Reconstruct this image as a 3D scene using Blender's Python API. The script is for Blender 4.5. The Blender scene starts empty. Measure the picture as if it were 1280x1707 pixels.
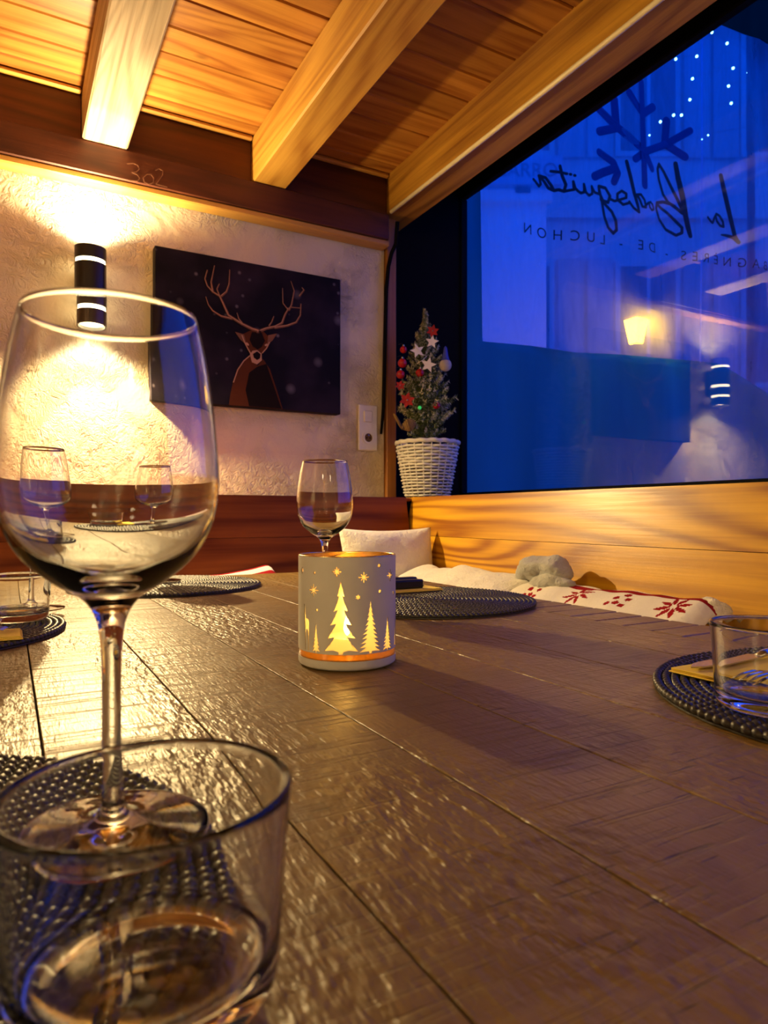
import bpy, bmesh, math, random
from mathutils import Vector, Matrix, noise
from mathutils.geometry import delaunay_2d_cdt
random.seed(7)
sc = bpy.context.scene
C = sc.collection
PI = math.pi

# ------------------------------------------------------------------ camera
EYE = 0.89
cam = bpy.data.cameras.new('camera'); cam_o = bpy.data.objects.new('camera', cam); C.objects.link(cam_o)
cam.sensor_fit = 'VERTICAL'; cam.sensor_height = 36.0; cam.sensor_width = 36.0
cam.lens = 1130.0 / 1707.0 * 36.0
cam.shift_y = 4.5 / 1707.0
cam.clip_start = 0.02; cam.clip_end = 80
cam_o.location = (0, 0, EYE); cam_o.rotation_euler = (math.radians(90), 0, math.radians(-29))
cam.dof.use_dof = True; cam.dof.focus_distance = 0.78; cam.dof.aperture_fstop = 14.0
sc.camera = cam_o

# ------------------------------------------------------------------ world and exposure
w = bpy.data.worlds.new('dusk'); sc.world = w; w.use_nodes = True
bg = w.node_tree.nodes['Background']
bg.inputs['Color'].default_value = (0.0, 0.095, 1.0, 1)
bg.inputs['Strength'].default_value = 0.8
sc.view_settings.view_transform = 'Standard'; sc.view_settings.look = 'None'
sc.view_settings.exposure = 0.95; sc.view_settings.gamma = 1.0; sc.view_settings.use_curve_mapping = False
cy = sc.cycles
cy.max_bounces = 11; cy.transmission_bounces = 10; cy.glossy_bounces = 4; cy.diffuse_bounces = 3; cy.transparent_max_bounces = 16
cy.use_adaptive_sampling = True; cy.adaptive_threshold = 0.03
cy.sample_clamp_indirect = 5.0; cy.use_denoising = True; cy.blur_glossy = 0.5

# lamp strengths, used by the wall lamps' own builder below
LAMP_NARROW, LAMP_WIDE, LAMP_HALO = (9.0, 3.5), (36.0, 14.0), (3.0, 4.0)     # (down, up)
LAMP_WARM, LAMP_COOL = (1.0, 0.71, 0.31), (1.0, 0.90, 0.64)

# ------------------------------------------------------------------ helpers: meshes
class MB:
    def __init__(s): s.v = []; s.f = []; s.m = []
    def add(s, vs, fs, mi=0):
        o = len(s.v); s.v += [tuple(p) for p in vs]
        for f in fs: s.f.append([i + o for i in f]); s.m.append(mi)
        return s
    def box(s, a, b, mi=0):
        x0, y0, z0 = a; x1, y1, z1 = b
        return s.add([(x0,y0,z0),(x1,y0,z0),(x1,y1,z0),(x0,y1,z0),(x0,y0,z1),(x1,y0,z1),(x1,y1,z1),(x0,y1,z1)],
                     [(0,3,2,1),(4,5,6,7),(0,1,5,4),(1,2,6,5),(2,3,7,6),(3,0,4,7)], mi)
    def cbox(s, a, b, c=0.004, mi=0):
        """box with chamfered edges"""
        bm = bmesh.new(); r = bmesh.ops.create_cube(bm, size=1)
        ctr = [(a[i]+b[i])/2 for i in range(3)]; d = [abs(b[i]-a[i]) for i in range(3)]
        for v in bm.verts: v.co = Vector([ctr[i]+v.co[i]*d[i] for i in range(3)])
        bmesh.ops.bevel(bm, geom=list(bm.edges), offset=min(c, min(d)*.45), segments=1, affect='EDGES')
        bm.verts.index_update()
        s.add([v.co[:] for v in bm.verts], [[v.index for v in f.verts] for f in bm.faces], mi); bm.free()
        return s
    def tube(s, pts, r, n=8, mi=0, closed=False, flat=1.0):
        P = [Vector(p) for p in pts]; L = len(P); rings = []
        rr = r if isinstance(r, (list, tuple)) else [r]*L
        up = Vector((0, 0, 1)); prev = None; vs = []
        for i in range(L):
            a = P[(i-1) % L] if (closed or i > 0) else P[i]; b = P[(i+1) % L] if (closed or i < L-1) else P[i]
            t = (b-a).normalized()
            if prev is None:
                q = up if abs(t.z) < .9 else Vector((1, 0, 0)); nx = t.cross(q).normalized()
            else:
                nx = (prev - t*prev.dot(t)).normalized()
            prev = nx; ny = t.cross(nx)
            for k in range(n):
                an = 2*PI*k/n; vs.append(P[i] + (nx*math.cos(an) + ny*math.sin(an)*flat)*rr[i])
        fs = []
        for i in range(L if closed else L-1):
            j = (i+1) % L
            for k in range(n): fs.append((i*n+k, i*n+(k+1)%n, j*n+(k+1)%n, j*n+k))
        if not closed: fs += [tuple(range(n-1, -1, -1)), tuple((L-1)*n+k for k in range(n))]
        return s.add(vs, fs, mi)
    def lathe(s, prof, n=48, c=(0, 0, 0), mi=0, closed=False):
        vs = []; idx = []
        for r, z in prof:
            if r < 1e-6: vs.append((c[0], c[1], c[2]+z)); idx.append([len(vs)-1]*n)
            else:
                st = len(vs)
                for k in range(n):
                    a = 2*PI*k/n; vs.append((c[0]+r*math.cos(a), c[1]+r*math.sin(a), c[2]+z))
                idx.append(list(range(st, st+n)))
        fs = []; L = len(prof)
        for i in range(L if closed else L-1):
            A = idx[i]; B = idx[(i+1) % L]
            for k in range(n):
                q = [A[k], A[(k+1)%n], B[(k+1)%n], B[k]]; u = []
                for e in q:
                    if e not in u: u.append(e)
                if len(u) > 2: fs.append(u)
        return s.add(vs, fs, mi)
    def sphere(s, c, r, n=14, mi=0, sz=1.0):
        pr = [(r*math.sin(PI*i/(n//2+1)), -r*sz*math.cos(PI*i/(n//2+1))) for i in range(n//2+2)]
        pr[0] = (0, -r*sz); pr[-1] = (0, r*sz)
        return s.lathe(pr, n, c, mi)
    def prism(s, poly, f, d, mi=0):
        """poly: 2d outline (fan-safe or convex pieces tessellated), f(x, y, depth) -> 3d point"""
        from mathutils.geometry import tessellate_polygon
        n = len(poly); tr = tessellate_polygon([[Vector((x, y, 0)) for x, y in poly]])
        vs = [f(x, y, 0) for x, y in poly] + [f(x, y, d) for x, y in poly]
        fs = [tuple(t) for t in tr] + [tuple(n+i for i in reversed(t)) for t in tr]
        fs += [(i, (i+1)%n, n+(i+1)%n, n+i) for i in range(n)]
        return s.add(vs, fs, mi)
    def stroke(s, pts, wd, f, d, mi=0):
        """flat ribbon with round ends along a 2d polyline; wd = width or list"""
        for i in range(len(pts)-1):
            (x0, y0), (x1, y1) = pts[i], pts[i+1]
            w0 = (wd[i] if isinstance(wd, list) else wd)/2; w1 = (wd[i+1] if isinstance(wd, list) else wd)/2
            L = math.hypot(x1-x0, y1-y0)
            if L < 1e-6: continue
            a = math.atan2(y1-y0, x1-x0); poly = []
            for k in range(6): t = a+PI/2+PI*k/5; poly.append((x0+w0*math.cos(t), y0+w0*math.sin(t)))
            for k in range(6): t = a-PI/2+PI*k/5; poly.append((x1+w1*math.cos(t), y1+w1*math.sin(t)))
            dd = d*(1+.04*(i % 3)); n = 12
            vs = [f(x, y, 0) for x, y in poly] + [f(x, y, dd) for x, y in poly]
            s.add(vs, [tuple(range(n)), tuple(range(2*n-1, n-1, -1))] + [(q, (q+1)%n, n+(q+1)%n, n+q) for q in range(n)], mi)
        return s
    def mesh(s, name, mats, smooth=False):
        me = bpy.data.meshes.new(name); me.from_pydata(s.v, [], s.f)
        for m in (mats if isinstance(mats, (list, tuple)) else [mats]): me.materials.append(m)
        if any(s.m): me.polygons.foreach_set('material_index', s.m)
        bm = bmesh.new(); bm.from_mesh(me); bmesh.ops.recalc_face_normals(bm, faces=bm.faces); bm.to_mesh(me); bm.free()
        if smooth:
            me.polygons.foreach_set('use_smooth', [True]*len(me.polygons))
            if smooth is not True: me.set_sharp_from_angle(angle=math.radians(smooth))
        me.update(); return me

def link(name, me, parent=None, loc=(0,0,0), rot=(0,0,0), scale=None):
    o = bpy.data.objects.new(name, me); C.objects.link(o); o.location = loc; o.rotation_euler = rot
    if scale: o.scale = scale
    if parent is not None: o.parent = parent
    return o
def obj(name, mb, mats, parent=None, smooth=False, loc=(0,0,0), rot=(0,0,0)):
    return link(name, mb.mesh(name, mats, smooth), parent, loc, rot)
def tag(o, label, cat, group=None):
    o['label'] = label; o['category'] = cat
    if group: o['group'] = group
    return o
def thing(name, label, cat, loc=(0,0,0), rot=(0,0,0), group=None):
    return tag(link(name, None, None, loc, rot), label, cat, group)
def struct(name, mb, mats, smooth=False, label=None):
    o = obj(name, mb, mats, None, smooth); o['kind'] = 'structure'
    if label: o['label'] = label
    return o
def copy_tree(o, parent=None):
    c = o.copy(); C.objects.link(c); c.parent = parent
    for ch in list(o.children): copy_tree(ch, c)
    return c

# ------------------------------------------------------------------ helpers: materials
class NT:
    def __init__(s, name):
        s.mat = bpy.data.materials.new(name); s.mat.use_nodes = True; s.nt = s.mat.node_tree
        s.bsdf = s.nt.nodes['Principled BSDF']; s.out = s.nt.nodes['Material Output']
    def n(s, t, **kw):
        nd = s.nt.nodes.new('ShaderNode'+t)
        for k, v in kw.items():
            if k.startswith('i_'):
                key = k[2:].replace('_', ' '); nd.inputs[key].default_value = v
            else: setattr(nd, k, v)
        return nd
    def l(s, a, b): s.nt.links.new(a, b)
    def math(s, op, a, b=None, clamp=False):
        m = s.n('Math', operation=op, use_clamp=clamp)
        for i, q in enumerate((a, b)):
            if q is None: continue
            if isinstance(q, (int, float)): m.inputs[i].default_value = q
            else: s.l(q, m.inputs[i])
        return m.outputs[0]
    def coords(s, scale=(1,1,1), rnd=True, warp=0):
        tc = s.n('TexCoord'); o = tc.outputs['Object']
        if rnd:
            oi = s.n('ObjectInfo'); mu = s.n('VectorMath', operation='MULTIPLY_ADD')
            s.l(oi.outputs['Random'], mu.inputs[0]); mu.inputs[1].default_value = (13.7, 29.1, 7.3); s.l(o, mu.inputs[2]); o = mu.outputs[0]
        mp = s.n('Mapping'); mp.inputs['Scale'].default_value = scale; s.l(o, mp.inputs['Vector'])
        return mp.outputs[0]
    def noise(s, vec, scale, detail=3, rough=.5, dist=0):
        n = s.n('TexNoise'); n.inputs['Scale'].default_value = scale; n.inputs['Detail'].default_value = detail
        n.inputs['Roughness'].default_value = rough; n.inputs['Distortion'].default_value = dist
        s.l(vec, n.inputs['Vector']); return n.outputs['Fac']
    def ramp(s, fac, stops):
        r = s.n('ValToRGB'); e = r.color_ramp.elements
        while len(e) < len(stops): e.new(.5)
        for i, (p, c) in enumerate(stops): e[i].position = p; e[i].color = (*c, 1) if len(c) == 3 else c
        s.l(fac, r.inputs[0]); return r.outputs[0]
    def mix(s, fac, a, b, mode='MIX'):
        m = s.n('Mix', data_type='RGBA', blend_type=mode)
        for k, q in ((0, fac), (6, a), (7, b)):
            if isinstance(q, (int, float)): m.inputs[k].default_value = q
            elif isinstance(q, tuple): m.inputs[k].default_value = (*q, 1)
            else: s.l(q, m.inputs[k])
        return m.outputs[2]
    def bump(s, h, strength=.3, dist=.002, prev=None):
        b = s.n('Bump'); b.inputs['Strength'].default_value = strength; b.inputs['Distance'].default_value = dist
        s.l(h, b.inputs['Height'])
        if prev is not None: s.l(prev, b.inputs['Normal'])
        return b.outputs[0]
    def set(s, **kw):
        for k, v in kw.items():
            i = s.bsdf.inputs[k.replace('_', ' ')]
            if isinstance(v, (int, float)): i.default_value = v
            elif isinstance(v, tuple): i.default_value = (*v, 1) if len(v) == 3 else v
            else: s.l(v, i)
        return s

def plain(name, col, rough=.5, metal=0.0, emit=None, es=0.0, **kw):
    m = NT(name); v = m.coords((1,1,1)); f = m.noise(v, 40, 3)
    c = m.mix(f, tuple(q*.86 for q in col), tuple(min(1, q*1.1) for q in col))
    m.set(Base_Color=c, Roughness=rough, Metallic=metal, **kw)
    if emit: m.set(Emission_Color=emit, Emission_Strength=es)
    return m.mat

def wood(name, light, dark, axis=1, ring=9.0, sc_=5.0, stretch=9.0, rough=.5, bump=.25, knots=True, tone=.25, fine=.35, knotc=None, spec=.4, ringw=.55):
    """flat-sawn timber: contour-like growth rings, fibre, knots; grain runs along the given axis"""
    m = NT(name)
    s1 = [1, 1, 1]; s1[axis] = 1/stretch
    s2 = [1, 1, 1]; s2[axis] = 1/45
    v1 = m.coords(tuple(s1)); v2 = m.coords(tuple(s2))
    n1 = m.noise(v1, sc_, 2, .45, .35)
    rg = m.math('SINE', m.math('MULTIPLY', n1, ring*6.283))
    rg = m.math('POWER', m.math('MULTIPLY_ADD', rg, .5) if False else m.math('ADD', m.math('MULTIPLY', rg, .5), .5), 1.7)
    fib = m.noise(v2, 170, 4, .65)
    big = m.noise(v1, 2.2, 2)
    s4 = [1, 1, 1]; s4[axis] = 1/28
    mid = m.ramp(m.noise(m.coords(tuple(s4)), 42, 3, .6), [(.42, (0,0,0)), (.66, (1,1,1))])
    f = m.math('ADD', m.math('MULTIPLY', rg, ringw), m.math('MULTIPLY', m.math('SUBTRACT', fib, .45), fine*2.2), True)
    f = m.math('ADD', f, m.math('MULTIPLY', mid, .38), True)
    col = m.mix(f, light, dark)
    oi = m.n('ObjectInfo')
    tn = m.math('ADD', m.math('MULTIPLY', oi.outputs['Random'], tone), m.math('MULTIPLY', big, tone))
    col = m.mix(tn, col, tuple(q*.45 for q in dark))
    if knots:
        s3 = [1, 1, 1]; s3[axis] = .55
        vo = m.n('TexVoronoi'); vo.inputs['Scale'].default_value = 5.5; m.l(m.coords(tuple(s3)), vo.inputs['Vector'])
        kr = m.ramp(m.math('ADD', vo.outputs['Distance'], m.math('MULTIPLY', fib, .03)), [(0.0, (1,1,1)), (.055, (.75,.75,.75)), (.10, (0,0,0))])
        kv = m.n('TexWhiteNoise'); m.l(vo.outputs['Color'], kv.inputs[0])
        kk = m.math('MULTIPLY', kr, m.math('GREATER_THAN', kv.outputs['Value'], .55))
        col = m.mix(kk, col, knotc or tuple(q*.3 for q in dark))
    h = m.math('SUBTRACT', m.math('MULTIPLY', fib, .8), m.math('MULTIPLY', rg, .25))
    m.set(Base_Color=col, Roughness=m.math('ADD', m.math('MULTIPLY', fib, .2), rough-.1), Normal=m.bump(h, bump, .002), Specular_IOR_Level=spec)
    return m.mat

M = {}
M['ceil'] = wood('ceiling pine', (.66,.30,.05), (.30,.085,.010), 0, 11, 6, 10, .42, .2, tone=.35)
M['joist'] = wood('joist spruce', (.70,.38,.06), (.38,.15,.015), 1, 9, 6, 12, .55, .35, tone=.15)
M['joist_grey'] = wood('weathered joist spruce', (.56,.42,.26), (.28,.18,.085), 1, 15, 9, 14, .7, .6, tone=.15)
M['beam'] = wood('window beam spruce', (.68,.34,.035), (.24,.08,.006), 1, 7, 5, 6, .5, .4, tone=.25)
M['header'] = wood('shade-darkened header', (.13,.030,.007), (.05,.010,.002), 0, 10, 5, 12, .5, .2, knots=False, tone=.2)  # unlit look of the header put into its dark colour
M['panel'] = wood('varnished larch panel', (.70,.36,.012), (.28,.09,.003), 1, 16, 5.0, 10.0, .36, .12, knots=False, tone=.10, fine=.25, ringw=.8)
M['panel_shaded'] = wood('shade-darkened larch panel', (.30,.075,.010), (.12,.022,.003), 0, 15, 3.4, 5.5, .55, .12, knots=False, tone=.15, fine=.2, spec=.12, ringw=.7)  # same larch as panel, with the back bench's shade put into the colour
M['trim'] = wood('pine trim', (.66,.36,.07), (.40,.17,.03), 0, 4, 8, 12, .45, .2, knots=False, tone=.1)
M['post'] = wood('pine post', (.42,.17,.03), (.22,.07,.012), 2, 4, 8, 12, .45, .2, knots=False, tone=.1)
M['floor'] = wood('floor boards', (.20,.10,.04), (.10,.04,.015), 1, 5, 5, 9, .5, .2, tone=.2)

def plaster():
    m = NT('rough cream plaster'); v = m.coords((1,1,1), False)
    a = m.noise(v, 34, 5, .6, 1.4); b = m.noise(v, 9, 3, .5, .8); c = m.noise(v, 120, 2, .5)
    rid = m.math('ABSOLUTE', m.math('SUBTRACT', a, .5)); rid = m.math('SUBTRACT', 1.0, m.math('MULTIPLY', rid, 5.0), True)
    msk = m.ramp(m.noise(v, 5, 2), [(.38, (0,0,0)), (.62, (1,1,1))])
    h = m.math('ADD', m.math('MULTIPLY', m.math('MULTIPLY', rid, msk), .9), m.math('ADD', m.math('MULTIPLY', b, 1.2), m.math('MULTIPLY', c, .12)))
    col = m.mix(m.noise(v, 3, 3), (.64,.53,.36), (.72,.62,.46))
    return m.set(Base_Color=col, Roughness=.85, Normal=m.bump(h, .9, .009), Specular_IOR_Level=.2).mat
M['plaster'] = plaster()

def table_mat():
    m = NT('dark rough-sawn table oak'); v = m.coords((1,1,1)); 
    saw = m.noise(m.coords((5,210,5)), 1, 4, .7)
    saw2 = m.noise(m.coords((26,420,26)), 1, 2, .6)
    fib = m.noise(m.coords((320,48,60)), 1, 3, .6)
    pit = m.noise(m.coords((150,60,60)), 1, 2, .5)
    reg = m.ramp(m.noise(m.coords((5,2.2,4)), 1, 2), [(.40, (0,0,0)), (.56, (1,1,1))])
    reg2 = m.ramp(m.noise(m.coords((9,5,4)), 1, 2), [(.42, (0,0,0)), (.60, (1,1,1))])
    sawd = m.ramp(saw, [(.30, (0,0,0)), (.46, (1,1,1))])
    nick = m.ramp(saw2, [(.28, (0,0,0)), (.36, (1,1,1))])
    speck = m.ramp(pit, [(.36, (0,0,0)), (.62, (1,1,1))])
    sawm = m.mix(reg, (1,1,1), sawd); nickm = m.mix(reg2, (1,1,1), nick); spm = m.mix(reg, speck, (.8,.8,.8))
    h = m.math('ADD', m.math('ADD', m.math('MULTIPLY', sawm, 1.0), m.math('MULTIPLY', nickm, .8)), m.math('ADD', m.math('MULTIPLY', fib, .5), m.math('MULTIPLY', spm, .8)))
    base = m.mix(m.noise(m.coords((9,1.2,4)), 1, 4, .6), (.285,.170,.040), (.130,.072,.014))
    oi = m.n('ObjectInfo'); base = m.mix(m.math('MULTIPLY', oi.outputs['Random'], .4), base, (.11,.062,.014))
    vo = m.n('TexVoronoi'); vo.inputs['Scale'].default_value = 3.0; m.l(m.coords((1,.6,1)), vo.inputs['Vector'])
    base = m.mix(m.ramp(vo.outputs['Distance'], [(.0, (1,1,1)), (.06, (.5,.5,.5)), (.10, (0,0,0))]), base, (.02,.008,.003))
    base = m.mix(m.math('MULTIPLY', m.math('SUBTRACT', 1.0, nickm), .8), base, (.012,.006,.003))
    ro = m.math('ADD', m.math('MULTIPLY', m.noise(v, 14, 3), .24), .28)
    return m.set(Base_Color=base, Roughness=ro, Normal=m.bump(h, .85, .0017), Specular_IOR_Level=.5).mat
M['table'] = table_mat()

def glass(name, col=(1,1,1), ior=1.46):
    m = NT(name); g = m.n('BsdfGlass'); g.inputs['Color'].default_value = (*col, 1); g.inputs['IOR'].default_value = ior; g.inputs['Roughness'].default_value = 0.0
    m.l(g.outputs[0], m.out.inputs[0]); m.nt.nodes.remove(m.bsdf); return m.mat
M['glass'] = glass('clear drinking glass', (.985,.99,.985))
def sheet(name, trans, tr_col, difT, difT_col, gloss=.06, rough=.08, wr=0.0):
    """thin see-through sheet: transparent + translucent + reflecting"""
    m = NT(name); m.nt.nodes.remove(m.bsdf)
    a = m.n('BsdfTransparent'); a.inputs[0].default_value = (*tr_col, 1)
    b = m.n('BsdfTranslucent'); b.inputs[0].default_value = (*difT_col, 1)
    d = m.n('BsdfDiffuse'); d.inputs[0].default_value = (*difT_col, 1)
    g = m.n('BsdfGlossy'); g.inputs['Roughness'].default_value = rough
    bd = m.n('MixShader'); bd.inputs[0].default_value = .3; m.l(b.outputs[0], bd.inputs[1]); m.l(d.outputs[0], bd.inputs[2])
    x = m.n('MixShader'); m.l(a.outputs[0], x.inputs[1]); m.l(bd.outputs[0], x.inputs[2])
    if wr:
        v = m.coords((3,3,.7), False); f = m.noise(v, 5, 4, .6, .6)
        m.l(m.math('ADD', m.math('MULTIPLY', m.math('SUBTRACT', f, .5), wr), 1-trans, True), x.inputs[0])
    else: x.inputs[0].default_value = 1-trans
    y = m.n('MixShader'); m.l(x.outputs[0], y.inputs[1]); m.l(g.outputs[0], y.inputs[2])
    lw = m.n('LayerWeight'); lw.inputs[0].default_value = .5
    m.l(m.math('ADD', m.math('MULTIPLY', m.math('POWER', lw.outputs['Facing'], 5.0), .9), gloss, True), y.inputs[0])
    m.l(y.outputs[0], m.out.inputs[0]); return m.mat
M['pane'] = sheet('window pane', 1.0, (.97,.98,1.0), 0, (1,1,1), .05, .0)
M['vinyl'] = sheet('clear terrace vinyl', .62, (.95,.97,1), .4, (.55,.68,.95), .02, .2, .35)
M['amber'] = sheet('gold lustre glass', .30, (1.0,.80,.36), .7, (1.0,.78,.34), .10, .12)

M['amber_clear'] = sheet('clear amber glass', .72, (.80,.52,.12), .3, (.75,.48,.10), .09, .05)
M['black'] = plain('matt black', (.004,.004,.005), .8, Specular_IOR_Level=.1)
M['black_and_shade'] = plain('black paint and shade', (.006,.005,.005), .9, Specular_IOR_Level=.08)  # for black parts, and stands in for shade on the recess end wall
M['lampbody'] = plain('black lamp housing', (.02,.018,.015), .3)
M['lampglow'] = plain('lit lamp lens', (1,.9,.7), .4, emit=(1.0,.80,.42), es=9.0)
M['white_plastic'] = plain('white plastic', (.72,.68,.62), .3)
M['cup_paint'] = plain('pale grey matt lacquer', (.52,.50,.46), .55)
M['gold'] = plain('gold lustre', (.85,.63,.28), .22, 1.0)
M['steel'] = plain('polished steel', (.62,.60,.58), .18, 1.0)
M['tin'] = plain('tealight tin', (.7,.68,.65), .3, 1.0)
M['wax'] = plain('candle wax', (.95,.85,.6), .5)
M['flame'] = plain('candle flame', (1,.8,.4), .5, emit=(1.0,.70,.28), es=45.0)
M['mat_cord'] = plain('charcoal woven cord', (.035,.031,.028), .42)
def napkin():
    m = NT('yellow paper napkin'); v = m.coords((1,1,1), False)
    vo = m.n('TexVoronoi'); vo.inputs['Scale'].default_value = 420; vo.inputs['Randomness'].default_value = 0; m.l(v, vo.inputs['Vector'])
    return m.set(Base_Color=m.mix(m.noise(v, 30), (.82,.58,.06), (.90,.68,.10)), Roughness=.9, Normal=m.bump(vo.outputs['Distance'], .6, .0008)).mat
M['napkin'] = napkin()
def fur(name, a, b, sc_=90, bs=.7):
    m = NT(name); v = m.coords((1,1,1)); n1 = m.noise(v, sc_, 4, .7, .8); n2 = m.noise(v, 18, 3)
    h = m.math('ADD', n1, m.math('MULTIPLY', n2, .8))
    return m.set(Base_Color=m.mix(n1, a, b), Roughness=.95, Normal=m.bump(h, bs, .008), Sheen_Weight=.35, Specular_IOR_Level=.1).mat
M['fur_white'] = fur('white plush', (.72,.66,.54), (.90,.85,.74))
M['fur_grey'] = fur('grey fleece', (.40,.39,.36), (.56,.55,.51), 120)
M['cloth_white'] = fur('white fleece cloth', (.78,.72,.62), (.90,.85,.76), 160, .35)
M['cloth_red'] = plain('red fleece print', (.30,.008,.014), .95, Specular_IOR_Level=.1)
M['seat_pad'] = plain('brown seat pad', (.12,.06,.03), .9)
M['wicker'] = plain('whitewashed wicker', (.66,.63,.56), .7)
M['needle'] = plain('fir needles', (.10,.14,.035), .6)
M['frost'] = plain('frosted fir tips', (.80,.78,.55), .7)
M['bark'] = plain('brown bark', (.09,.05,.025), .85)
M['red_gloss'] = plain('red glossy bauble', (.42,.008,.012), .12)
M['red_felt'] = plain('red felt', (.42,.02,.012), .85)
M['star_white'] = plain('white painted wood', (.86,.82,.74), .6)
M['pompom'] = fur('white pompom', (.45,.40,.38), (.66,.6,.56), 200)
M['blue_felt'] = plain('blue felt', (.05,.07,.45), .8)
M['burlap'] = plain('brown burlap', (.20,.11,.03), .9)
M['green_led'] = plain('green bulb', (.02,.3,.05), .3, emit=(.05,.8,.15), es=.25)
M['cable_cream'] = plain('cream cable', (.92,.78,.48), .4)
M['chalk'] = plain('chalk mark', (.20,.075,.028), .8)

# ------------------------------------------------------------------ the room shell
X_WALL, X_GLASS, Y_BACK, Z_CEIL, Z_BEAM = 1.108, 1.50, 2.0, 2.015, 1.882
X_LEFT, Y_FRONT = -1.55, -1.9
struct('floor', MB().box((X_LEFT-.1, Y_FRONT-.1, -.05), (1.7, Y_BACK+.2, 0)), M['floor'])
struct('wall_back', MB().box((X_LEFT-.1, Y_BACK, 0), (X_WALL, Y_BACK+.12, 2.2)), M['plaster'])
struct('wall_left', MB().box((X_LEFT-.1, Y_FRONT-.1, 0), (X_LEFT, Y_BACK, 2.2)), M['plaster'])
struct('wall_front', MB().box((X_LEFT, Y_FRONT-.1, 0), (1.7, Y_FRONT, 2.7)), M['plaster'])
struct('wall_window_low', MB().box((1.17, Y_FRONT, 0), (1.515, 2.10, .929)), M['black_and_shade'])
struct('wall_recess_end', MB().box((X_WALL+.002, 2.09, .935), (1.515, 2.16, 2.72)), M['black_and_shade'])  # black colour stands in for the lack of light on this wall
struct('wall_window_high', MB().box((1.485, Y_FRONT, 2.095), (1.515, 2.09, 2.72)), M['black_and_shade'])
struct('wall_window_side', MB().box((1.485, Y_FRONT, .935), (1.515, -.9, 2.095)), M['black_and_shade'])
struct('wall_upper_void', MB().box((1.212, Y_FRONT, 2.03), (1.24, 2.09, 2.72)).box((1.212, Y_FRONT, 2.72), (1.515, 2.16, 2.76)), M['black_and_shade'])

# ceiling: boards laid across the joists, each board a part
ceil = struct('ceiling', MB().box((X_LEFT-.1, Y_FRONT-.1, Z_CEIL+.022), (1.212, Y_BACK+.12, Z_CEIL+.06)), M['ceil'])
bw = .098; y = Y_BACK-.005; k = 0
plank_mesh = {}
while y > Y_FRONT:
    cuts = [X_LEFT, random.uniform(-1.0, -.6), random.choice([.23, .69]) + random.uniform(-.01, .01), 1.206]
    if k % 3 == 1: cuts.pop(1)
    if k % 3 == 2: cuts.pop(2)
    for a, b in zip(cuts[:-1], cuts[1:]):
        L = round(b-a, 3)
        if L not in plank_mesh:
            plank_mesh[L] = MB().cbox((0, -bw+.0015, 0), (L-.002, 0, .022), .0035).mesh('ceiling_plank', M['ceil'])
        link('ceiling_plank', plank_mesh[L], ceil, (a, y, Z_CEIL + random.uniform(0, .0012)))
    y -= bw; k += 1

# joists along the room, resting on the header
def joist(x0, x1, m, label):
    o = struct('ceiling_beam', MB().cbox((x0, Y_FRONT, Z_BEAM), (x1, Y_BACK-.0, Z_CEIL-.0005), .004), m); o['label'] = label; return o
joist(.171, .284, M['joist_grey'], 'pale grey weathered ceiling joist above the wall lamp')
joist(.636, .741, M['joist'], 'yellow spruce ceiling joist above the stag picture')
joist(-.295, -.183, M['joist'], 'spruce ceiling joist over the far side of the room')
joist(-.76, -.648, M['joist'], 'spruce ceiling joist over the room entrance')
joist(-1.22, -1.11, M['joist'], 'spruce ceiling joist by the plaster side wall')
wb = struct('ceiling_beam', MB().cbox((1.100, Y_FRONT, Z_BEAM+.004), (1.206, Y_BACK+.09, Z_CEIL+.02), .006), M['beam'])
wb['label'] = 'honey coloured beam running along the top of the window recess'
# header along the back wall under the joists
struct('trim_1', MB().cbox((X_LEFT, 1.948, 1.797), (X_WALL-.008, Y_BACK+.001, Z_BEAM-.001), .003), M['header'], label='shade-darkened header under the joist ends')
blk = [(-.183, .171), (.284, .636), (.741, 1.10), (-.648, -.295)]
for i, (a, b) in enumerate(blk):
    struct('trim_%d' % (i+2), MB().cbox((a+.001, 1.962, Z_BEAM), (b-.001, Y_BACK, Z_CEIL-.001), .002), M['header'])
    struct('trim_%d' % (i+7), MB().cbox((a+.001, 1.944, Z_CEIL-.014), (b-.001, 1.961, Z_CEIL-.001), .004), M['trim'])
struct('trim_6', MB().cbox((X_LEFT, 1.952, 1.777), (X_WALL-.004, Y_BACK+.001, 1.7965), .004), M['trim'], label='yellow pine strip between plaster and dark header')
struct('trim_11', MB().cbox((X_WALL+.003, 1.985, .94), (1.149, 2.088, 1.90), .003), M['post'], label='upright pine post at the corner of the window recess')
f_on_header = lambda x, z, d: (x, 1.9475-d, z)
ch = MB()
for p in ([(.283,1.843),(.298,1.848),(.310,1.845),(.314,1.836),(.306,1.826),(.295,1.822),(.309,1.819),(.315,1.811),(.309,1.802),(.287,1.799)],
          [(.334,1.827),(.345,1.829),(.352,1.820),(.350,1.807),(.338,1.800),(.327,1.804),(.324,1.814),(.334,1.827)],
          [(.357,1.843),(.366,1.850),(.376,1.847),(.376,1.835),(.366,1.818),(.358,1.806),(.372,1.805),(.388,1.804)]):
    ch.stroke(p, .0022, f_on_header, .0006)
hd = bpy.data.objects['trim_1']; obj('chalk_number', ch, M['chalk'], hd)['label'] = 'faint chalk number 302'

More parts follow.
